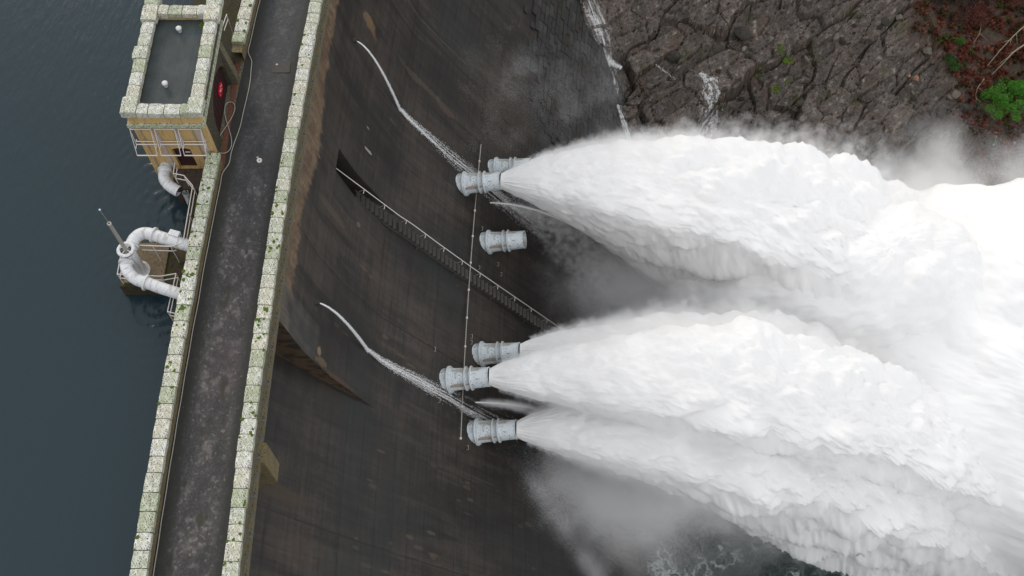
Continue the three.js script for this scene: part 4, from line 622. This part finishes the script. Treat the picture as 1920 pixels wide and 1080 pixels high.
{
  const nx = 560, nz = 400, col = new Float32Array((nx + 1) * (nz + 1) * 3), C3 = new THREE.Color();
  const g = gridGeo(nx, nz, (i, j) => {
    const x = lerp(0, 84, i / nx), z = lerp(-112, -52, j / nz), q = ground(x, z), k = (j * (nx + 1) + i) * 3;
    const n = fbm(x * 0.5, z * 0.5, 21, 4), n2 = fbm(x * 2.4, z * 2.4, 5, 3), n3 = noise(x * 5.3, z * 5.3, 9);
    let c = mix3([82, 76, 71], [116, 106, 99], clamp(0.5 + 0.9 * n + 0.5 * (q.B.id - 0.5) + 0.35 * (q.A.id - 0.5))); c = mul3(c, 1 + 0.45 * n2 + 0.3 * n3);
    c = mix3(c, [86, 66, 54], smooth(0.08, 0.35, fbm(x * 0.25, z * 0.25, 33, 3)) * 0.6);
    c = mix3(c, [176, 174, 166], smooth(0.2, 0.36, fbm(x * 1.6, z * 1.6, 15, 4) + 0.2 * fbm(x * 0.15, z * 0.15, 44, 2)) * 0.8);
    c = mix3(c, [66, 70, 36], smooth(0.16, 0.34, fbm(x * 0.45, z * 0.45, 51, 4)) * 0.55);
    c = mix3(c, mix3([88, 52, 42], [70, 58, 36], smooth(-0.2, 0.2, fbm(x * 0.6, z * 0.6, 61, 3))), q.soil * 0.85);
    C3.setRGB(c[0] / 255, c[1] / 255, c[2] / 255, THREE.SRGBColorSpace); col[k] = C3.r; col[k + 1] = C3.g; col[k + 2] = C3.b;
    return [x, q.h, z];
  }, (i, j, p) => [p[0] * 0.125, p[2] * 0.125]);
  g.setAttribute('color', new THREE.BufferAttribute(col, 3));
  structure('rocky_bank', toCreasedNormals(g, 0.45), std({ vertexColors: true, map: rockTex, color: new THREE.Color().setRGB(2.9, 2.72, 2.58), roughness: 0.6, bumpMap: rockTex, bumpScale: 0.14 }));
}
// boulders
{
  const geos = []; for (let v = 0; v < 6; v++) { const g = new THREE.IcosahedronGeometry(1, 3), p = g.attributes.position; const cuts = Array.from({ length: 9 }, () => [V(gauss(), gauss(), gauss()).normalize(), rr(0.55, 0.85)]); for (let i = 0; i < p.count; i++) { const q = V(p.getX(i), p.getY(i), p.getZ(i)); for (const [n, d] of cuts) { const e = q.dot(n) - d; if (e > 0) q.addScaledVector(n, -e * 0.92); } q.multiplyScalar(1 + 0.12 * fbm(q.x * 2 + v, q.y * 2, q.z * 2, 3)); p.setXYZ(i, q.x, q.y, q.z); } g.computeVertexNormals(); geos.push(boxUV(g, 0.5)); }
  const rt = tex(256, 256, (u, v) => mix3(mix3([150, 146, 138], [196, 192, 184], tfbm(u, v, 6, 6, 4, 29)), [104, 100, 90], smooth(0.56, 0.7, tfbm(u, v, 24, 24, 3, 49))));
  const mk = (c) => std({ map: rt, color: c, roughness: 0.9, bumpMap: hairBump, bumpScale: 0.04 });
  const mp = mk(0xffc4aa), mg = mk(0xaaa69e), md = mk(0x625e5a), mw = mk(0xffffff);
  const list = [[42.8, -72.24, 0.42, mp, 'pale pink boulder lying on dark rock below the bracken'], [42.1, -72.4, 0.2, mp, 'small pinkish stone beside the pale pink boulder'], [43.9, -74.4, 0.55, mg, 'grey angular boulder uphill of the pink boulder'], [46.6, -70.0, 0.6, mg, 'lichen-grey boulder nearest the green bush'], [46.1, -69.8, 0.35, mg, 'small grey boulder leaning on the lichen-grey one by the bush'], [43.5, -63.7, 0.42, mp, 'pale rounded stone at the edge of the mist'], [42.3, -70.6, 0.3, mg, 'pale stone just downhill of the pink boulder'], [42.5, -69.9, 0.26, mg, 'second pale stone downhill of the pink boulder'], [50.8, -66.2, 0.22, mw, 'white stone at the foot of the green bush'], [50.6, -65.5, 0.2, mw, 'flat white stone right below the green bush'], [52.6, -65.4, 0.18, mw, 'small white stone near the right edge'], [35.2, -76.0, 0.5, md, 'dark boulder on the upper middle slope'], [31.5, -74.8, 0.45, mg, 'tapered grey stone near the bright moss'], [24.5, -76.5, 0.9, md, 'broad dark boulder at the top of the slope'], [17.0, -74.5, 0.8, md, 'blocky dark boulder near the stream beside the dam'], [14.6, -71.5, 0.35, mg, 'pale stone in the cleft by the small stream'], [39.5, -77.2, 0.55, md, 'rounded dark stone near the top of the bank'], [40.9, -77.5, 0.42, mg, 'grey rounded stone below the dark shrubs'], [47.4, -68.8, 0.7, md, 'dark boulder between bush and mist'], [45.2, -68.5, 0.8, md, 'wide dark boulder at the edge of the thin mist']];
  for (const [x, z, s, m, lab] of list) { const b = solo('boulder', geos[(rnd() * 6) | 0], m, lab, 'boulder', 'boulders on the bank'); b.position.set(x, groundY(x, z) + s * 0.25, z); b.scale.set(s * rr(0.9, 1.3), s * rr(0.6, 0.85), s * rr(0.8, 1.1)); b.rotation.set(gauss() * 0.2, rnd() * 6, gauss() * 0.2); }
  // angular blocks half sunk in the bank, lying along the strata
  { const cols = [0x6e6862, 0x8a827a, 0x5c5854, 0x7a6a60, 0x96928a], n = 600, per = 3;
    for (let v = 0; v < per; v++) { const im = new THREE.InstancedMesh(geos[v + 1], mk(0xffffff), n / per), m = new THREE.Matrix4(), c = new THREE.Color(); let i = 0, guard = 0;
      while (i < n / per && guard++ < 90000) { const x = rr(8, 62), z = rr(-96, -58), q = ground(x, z); if (q.soil > 0.5 || x < 12 && z > -64) continue; const s = 0.07 + 0.3 * Math.pow(rnd(), 2.6); m.compose(V(x, q.h + s * 0.05, z), new THREE.Quaternion().setFromEuler(new THREE.Euler(gauss() * 0.3, 0.6 + gauss() * 0.35, gauss() * 0.3)), V(s * rr(1.1, 2.2), s * rr(0.45, 0.8), s * rr(0.6, 1))); im.setMatrixAt(i, m); c.setHex(cols[(rnd() * 5) | 0]).multiplyScalar(rr(0.45, 0.8)); im.setColorAt(i++, c); }
      im.count = i; im.name = numbered('rock_rubble'); im.userData.kind = 'stuff'; tag(im, ['dark angular rubble lying over the bank', 'grey flaky rubble between the slabs', 'brown broken rock pieces along the strata'][v], 'rubble'); scene.add(im); } }
  // loose chips and pebbles
  const L = []; for (let i = 0; i < 5200; i++) { const x = rr(9, 60), z = rr(-92, -58); const d = fbm(x * 0.2, z * 0.2, 90, 3); if (d < 0.02 + 0.1 * rnd()) continue; L.push([x, groundY(x, z) + 0.02, z, rr(0.04, 0.13)]); }
  droplets('loose_stones', L, null, 'loose pale stones scattered over the dark rock bank', 'stones', mg, geos[0]);
}
// streams on the rock: one where the dam meets the bank, one small fall into the plume
function stream(label, pts, w, n, seedK, lift) {
  const cu = new THREE.CatmullRomCurve3(pts.map((p) => V(...p))), p0 = cu.getPoint(0), g = thing('stream', label, 'stream', p0.toArray()), L = [];
  for (let i = 0; i < n; i++) { const u = rnd(), p = cu.getPoint(u), d = cu.getTangent(u), a = V(-d.z, 0, d.x).normalize(), W = w(u), lane = gauss() * 0.9; if (rnd() > 0.06 + 0.94 * smooth(-0.1, 0.3, fbm(lane * 2.6 + seedK, u * 9, 3, 4))) continue; const c = p.clone().addScaledVector(a, lane * W); const y = Math.max(groundY(c.x, c.z), p.y - 0.6) + lift + Math.abs(gauss()) * 0.1; L.push([c.x - p0.x, y - p0.y, c.z - p0.z, rr(0.006, 0.015), d, rr(1.5, 5)]); }
  droplets('white_water', L, g); return g;
}
stream('white stream tumbling down the seam where the dam meets the rock', [[5.6, -27.5, -83], [7.6, -30.6, -77.9], [9.3, -33, -74.6], [10.2, -35, -71.8], [10.9, -36.6, -69.3], [12.0, -38.4, -66.4], [13, -40, -64]], (u) => 1.0 - 0.72 * smooth(0.3, 0.75, u), 60000, 2, 0.12);
stream('small splash of white water branching right off the dam-side stream', [[9.6, -34, -73.6], [10.6, -34.6, -73.2], [11.6, -35, -72.9]], (u) => 0.5 - 0.3 * u, 6000, 9, 0.12);
stream('small branching waterfall on the rocks at the top edge of the plume', [[19.8, -36.4, -72.3], [20.8, -37, -71.4], [21.2, -37.8, -70], [20.8, -38.8, -68.3], [20.4, -39.8, -66.3]], (u) => 0.25 + 0.75 * smooth(0.05, 0.4, u), 20000, 5, 0.1);
stream('thin trickle of white water in the cleft behind the small waterfall', [[15.2, -35, -73.5], [16.2, -35.4, -72.8], [17.4, -36, -72.3]], (u) => 0.1 + 0.12 * u, 420, 7, 0.06);

// ------------------------------------------------------------------ plants on the bank
const leafMat = (c) => new THREE.MeshPhysicalMaterial({ color: c, roughness: 0.75, transmission: 0.25, thickness: 0, side: THREE.DoubleSide });
function leafGeo(n, fn) { // n leaves, each a folded blade; fn gives position, size, normal
  const pos = [], idx = [], uv = []; for (let i = 0; i < n; i++) { const q = fn(i); if (!q) continue; const [p, s, dir] = q; const a = dir.clone().normalize(), b = V(gauss(), gauss(), gauss()).cross(a).normalize(), c = a.clone().cross(b), k = pos.length / 3; const add = (x, y, z) => { const v = p.clone().addScaledVector(a, x * s).addScaledVector(b, y * s).addScaledVector(c, z * s); pos.push(v.x, v.y, v.z); uv.push(x, y); }; add(0, 0, 0); add(0.45, 0.28, 0.1); add(0.45, -0.28, 0.1); add(1, 0, -0.05); idx.push(k, k + 1, k + 3, k, k + 3, k + 2); }
  const g = new THREE.BufferGeometry(); g.setAttribute('position', new THREE.Float32BufferAttribute(pos, 3)); g.setAttribute('uv', new THREE.Float32BufferAttribute(uv, 2)); g.setIndex(idx); g.computeVertexNormals(); return g;
}
const barkTex = tex(128, 128, (u, v) => mix3([120, 104, 86], [186, 172, 152], tfbm(u, v, 6, 12, 4, 35)));
const bark = std({ map: barkTex, roughness: 0.9 }), darkBark = std({ map: barkTex, color: 0x7a6a5a, roughness: 0.9 });
function branchGeo(path, r0, r1) { const cu = new THREE.CatmullRomCurve3(path), n = Math.max(6, path.length * 4), g = new THREE.TubeGeometry(cu, n, 1, 6), p = g.attributes.position; for (let i = 0; i <= n; i++) { const c = cu.getPointAt(i / n), r = lerp(r0, r1, i / n); for (let j = 0; j <= 6; j++) { const k = i * 7 + j; p.setXYZ(k, c.x + (p.getX(k) - c.x) * r, c.y + (p.getY(k) - c.y) * r, c.z + (p.getZ(k) - c.z) * r); } } return g; }
function bush(name, label, x, z, R, H2, n, cols, cat = 'bush') {
  const y = groundY(x, z), g = thing(name, label, cat, [x, y, z]); const clumps = Array.from({ length: Math.round(14 + R * 12) }, () => { const a = rnd() * 6.283, rr_ = Math.sqrt(rnd()); return [V(Math.cos(a) * rr_ * R, H2 * (0.35 + 0.6 * rnd()) * (1 - 0.5 * rr_ * rr_), Math.sin(a) * rr_ * R), rr(0.25, 0.5) * Math.min(R, 1.4)]; });
  const st = clumps.slice(0, 14).map(([c]) => branchGeo([V(gauss() * 0.1, -0.1, gauss() * 0.1), c.clone().multiplyScalar(0.5).add(V(gauss() * 0.1, 0.1, gauss() * 0.1)), c.clone()], 0.06, 0.012)); part('stems', merge(st), darkBark, g);
  cols.forEach((c, ci) => part('foliage', leafGeo(Math.round(n / cols.length), () => { const [p, r] = clumps[(rnd() * clumps.length) | 0], d = V(gauss(), gauss() * 0.8 + 0.15, gauss()).normalize(); return [p.clone().addScaledVector(d, r * Math.cbrt(rnd())), rr(0.09, 0.18), d.add(V(gauss() * 0.6, 0.5, gauss() * 0.6))]; }), leafMat(c), g)); return g;
}
const greens = [0x4a961a, 0x367a14, 0x66aa28];
bush('green_bush', 'large bright green leafy bush at the right edge', 52.2, -69.0, 2.9, 2.6, 11000, greens);
bush('green_bush', 'small dark green bush right of the lowest boulders at the right edge', 55.4, -64.2, 0.9, 0.9, 1600, [0x355a24, 0x2c4c20]);
bush('green_bush', 'small green shrub between the boulders and the red bracken', 46.3, -72.9, 0.75, 0.7, 1500, [0x41701e, 0x345c1a]);
bush('green_bush', 'tiny green shrub above the small green one, beside bracken', 46.9, -74.8, 0.5, 0.5, 700, [0x4a7a20, 0x5a8a28]);
bush('dark_shrub', 'dark leafless shrub thicket below the red bracken near the top edge', 46.5, -78.6, 2.2, 1.2, 2600, [0x2a2620, 0x38281e], 'shrub');
[[50.4, -80.2, 2.4, 'tall russet twiggy shrub at the top edge'], [53.6, -79.2, 2.2, 'russet shrub in the top right corner'], [48.6, -77.2, 1.5, 'low russet shrub beside the dark thicket'], [54.8, -75.2, 1.6, 'russet shrub behind the long pale branch at the right edge']].forEach(([x, z, R, lab]) => bush('russet_shrub', lab, x, z, R, R * 0.85, 4600, [0x6e3226, 0x824634, 0x552c22], 'shrub'));
[[29.5, -74.9, 0.75, 'bright green moss cushion on the upper middle rocks, largest of them'], [28.6, -75.3, 0.4, 'bright green moss cushion touching the largest one'], [26.4, -73.5, 0.36, 'small green moss patch left of the largest cushion'], [28.1, -71.6, 0.42, 'green moss patch straight below the largest cushion'], [29.4, -72.6, 0.22, 'tiny green moss dot between the moss patches']].forEach(([x, z, r, lab]) => { const g = solo('moss_patch', (() => { const l = []; for (let k = 0; k < 9; k++) { const q = mossClump.clone(), dx = gauss() * r * 0.8, dz = gauss() * r * 0.8; q.scale(r * rr(0.25, 0.5), r * rr(0.2, 0.4), r * rr(0.25, 0.5)); q.translate(dx, groundY(x + dx, z + dz) - groundY(x, z) + 0.03, dz); l.push(q); } return merge(l); })(), M.moss, lab, 'moss', 'green moss patches on the rock'); g.position.set(x, groundY(x, z), z); });
// bracken and heather cover
{
  const blade = leafGeo(26, () => [V(gauss() * 0.12, 0, gauss() * 0.12), rr(0.25, 0.6), V(gauss(), rr(0.3, 1), gauss())]);
  const mats = [[0x6e3a2c, 2600, 71], [0x7c4a34, 1600, 72], [0x4c3a22, 1600, 73], [0x4a5220, 500, 74]];
  mats.forEach(([c, n, k], mi) => { const im = new THREE.InstancedMesh(blade, std({ color: c, roughness: 0.95, side: THREE.DoubleSide }), n), m = new THREE.Matrix4(); let i = 0, guard = 0; while (i < n && guard++ < n * 40) { const x = rr(41, 76), z = rr(-100, -62), q = ground(x, z); if (q.soil < 0.35 + 0.5 * rnd() || fbm(x * 0.3, z * 0.3, k, 3) < -0.05) continue; const s = rr(0.5, 1.2); m.compose(V(x, q.h - 0.02, z), new THREE.Quaternion().setFromAxisAngle(V(0, 1, 0), rnd() * 6), V(s, s, s)); im.setMatrixAt(i++, m); } im.count = i; im.name = numbered('bracken'); im.userData.kind = 'stuff'; tag(im, ['rust red bracken covering the upper right slope', 'tan dead bracken mixed into the red slope', 'dark heather on the upper right slope', 'olive grass tufts among the bracken'][mi], 'ground cover'); scene.add(im); });
}
function deadBranch(label, pts, r, twigs) { const P = pts.map(([x, z, h]) => V(x, groundY(x, z) + h, z)), o = P[0].clone(), g = thing('dead_branch', label, 'branch', o.toArray()); const Q = P.map((p) => p.clone().sub(o)); part('limb', branchGeo(Q, r, r * 0.3), bark, g); const cu = new THREE.CatmullRomCurve3(Q); for (let i = 0; i < twigs; i++) { const u = rr(0.2, 0.95), p = cu.getPointAt(u), d = cu.getTangentAt(u).add(V(gauss() * 0.8, rr(0, 0.6), gauss() * 0.8)).normalize(), L = rr(0.6, 1.6); part('twig', branchGeo([p, p.clone().addScaledVector(d, L * 0.5).add(V(gauss() * 0.1, gauss() * 0.1, gauss() * 0.1)), p.clone().addScaledVector(d, L)], r * 0.35, r * 0.12), bark, g); } }
deadBranch('long bare pale branch reaching from the top right corner', [[55.0, -76.5, 1.4], [53.0, -75.3, 1.2], [51.2, -73.8, 0.9], [49.6, -72.2, 0.5]], 0.09, 7);
deadBranch('forked bare pale branch in the middle of the red bracken', [[54.0, -74.3, 1.2], [52.3, -73.4, 1.0], [51.2, -72.4, 0.7], [50.2, -71.6, 0.4]], 0.11, 6);
deadBranch('short curved bare branch lying above the green bush', [[49.4, -71.2, 0.3], [48.7, -70.3, 0.35], [48.6, -69.6, 0.3], [49.1, -69.2, 0.3]], 0.07, 2);
deadBranch('thin pale branch arching near the right edge below the bush', [[51.6, -64.6, 0.2], [52.0, -64.0, 0.3], [51.6, -62.9, 0.25], [50.9, -62.1, 0.1]], 0.06, 1);
deadBranch('bare twiggy branch in the bracken beside the dark shrub', [[49.2, -76.6, 0.5], [48.9, -75.4, 0.7], [48.3, -74.6, 0.4]], 0.05, 6);

scene.traverse((o) => { if (o.isMesh) { o.castShadow = true; o.receiveShadow = true; } });
renderer.render(scene, camera);
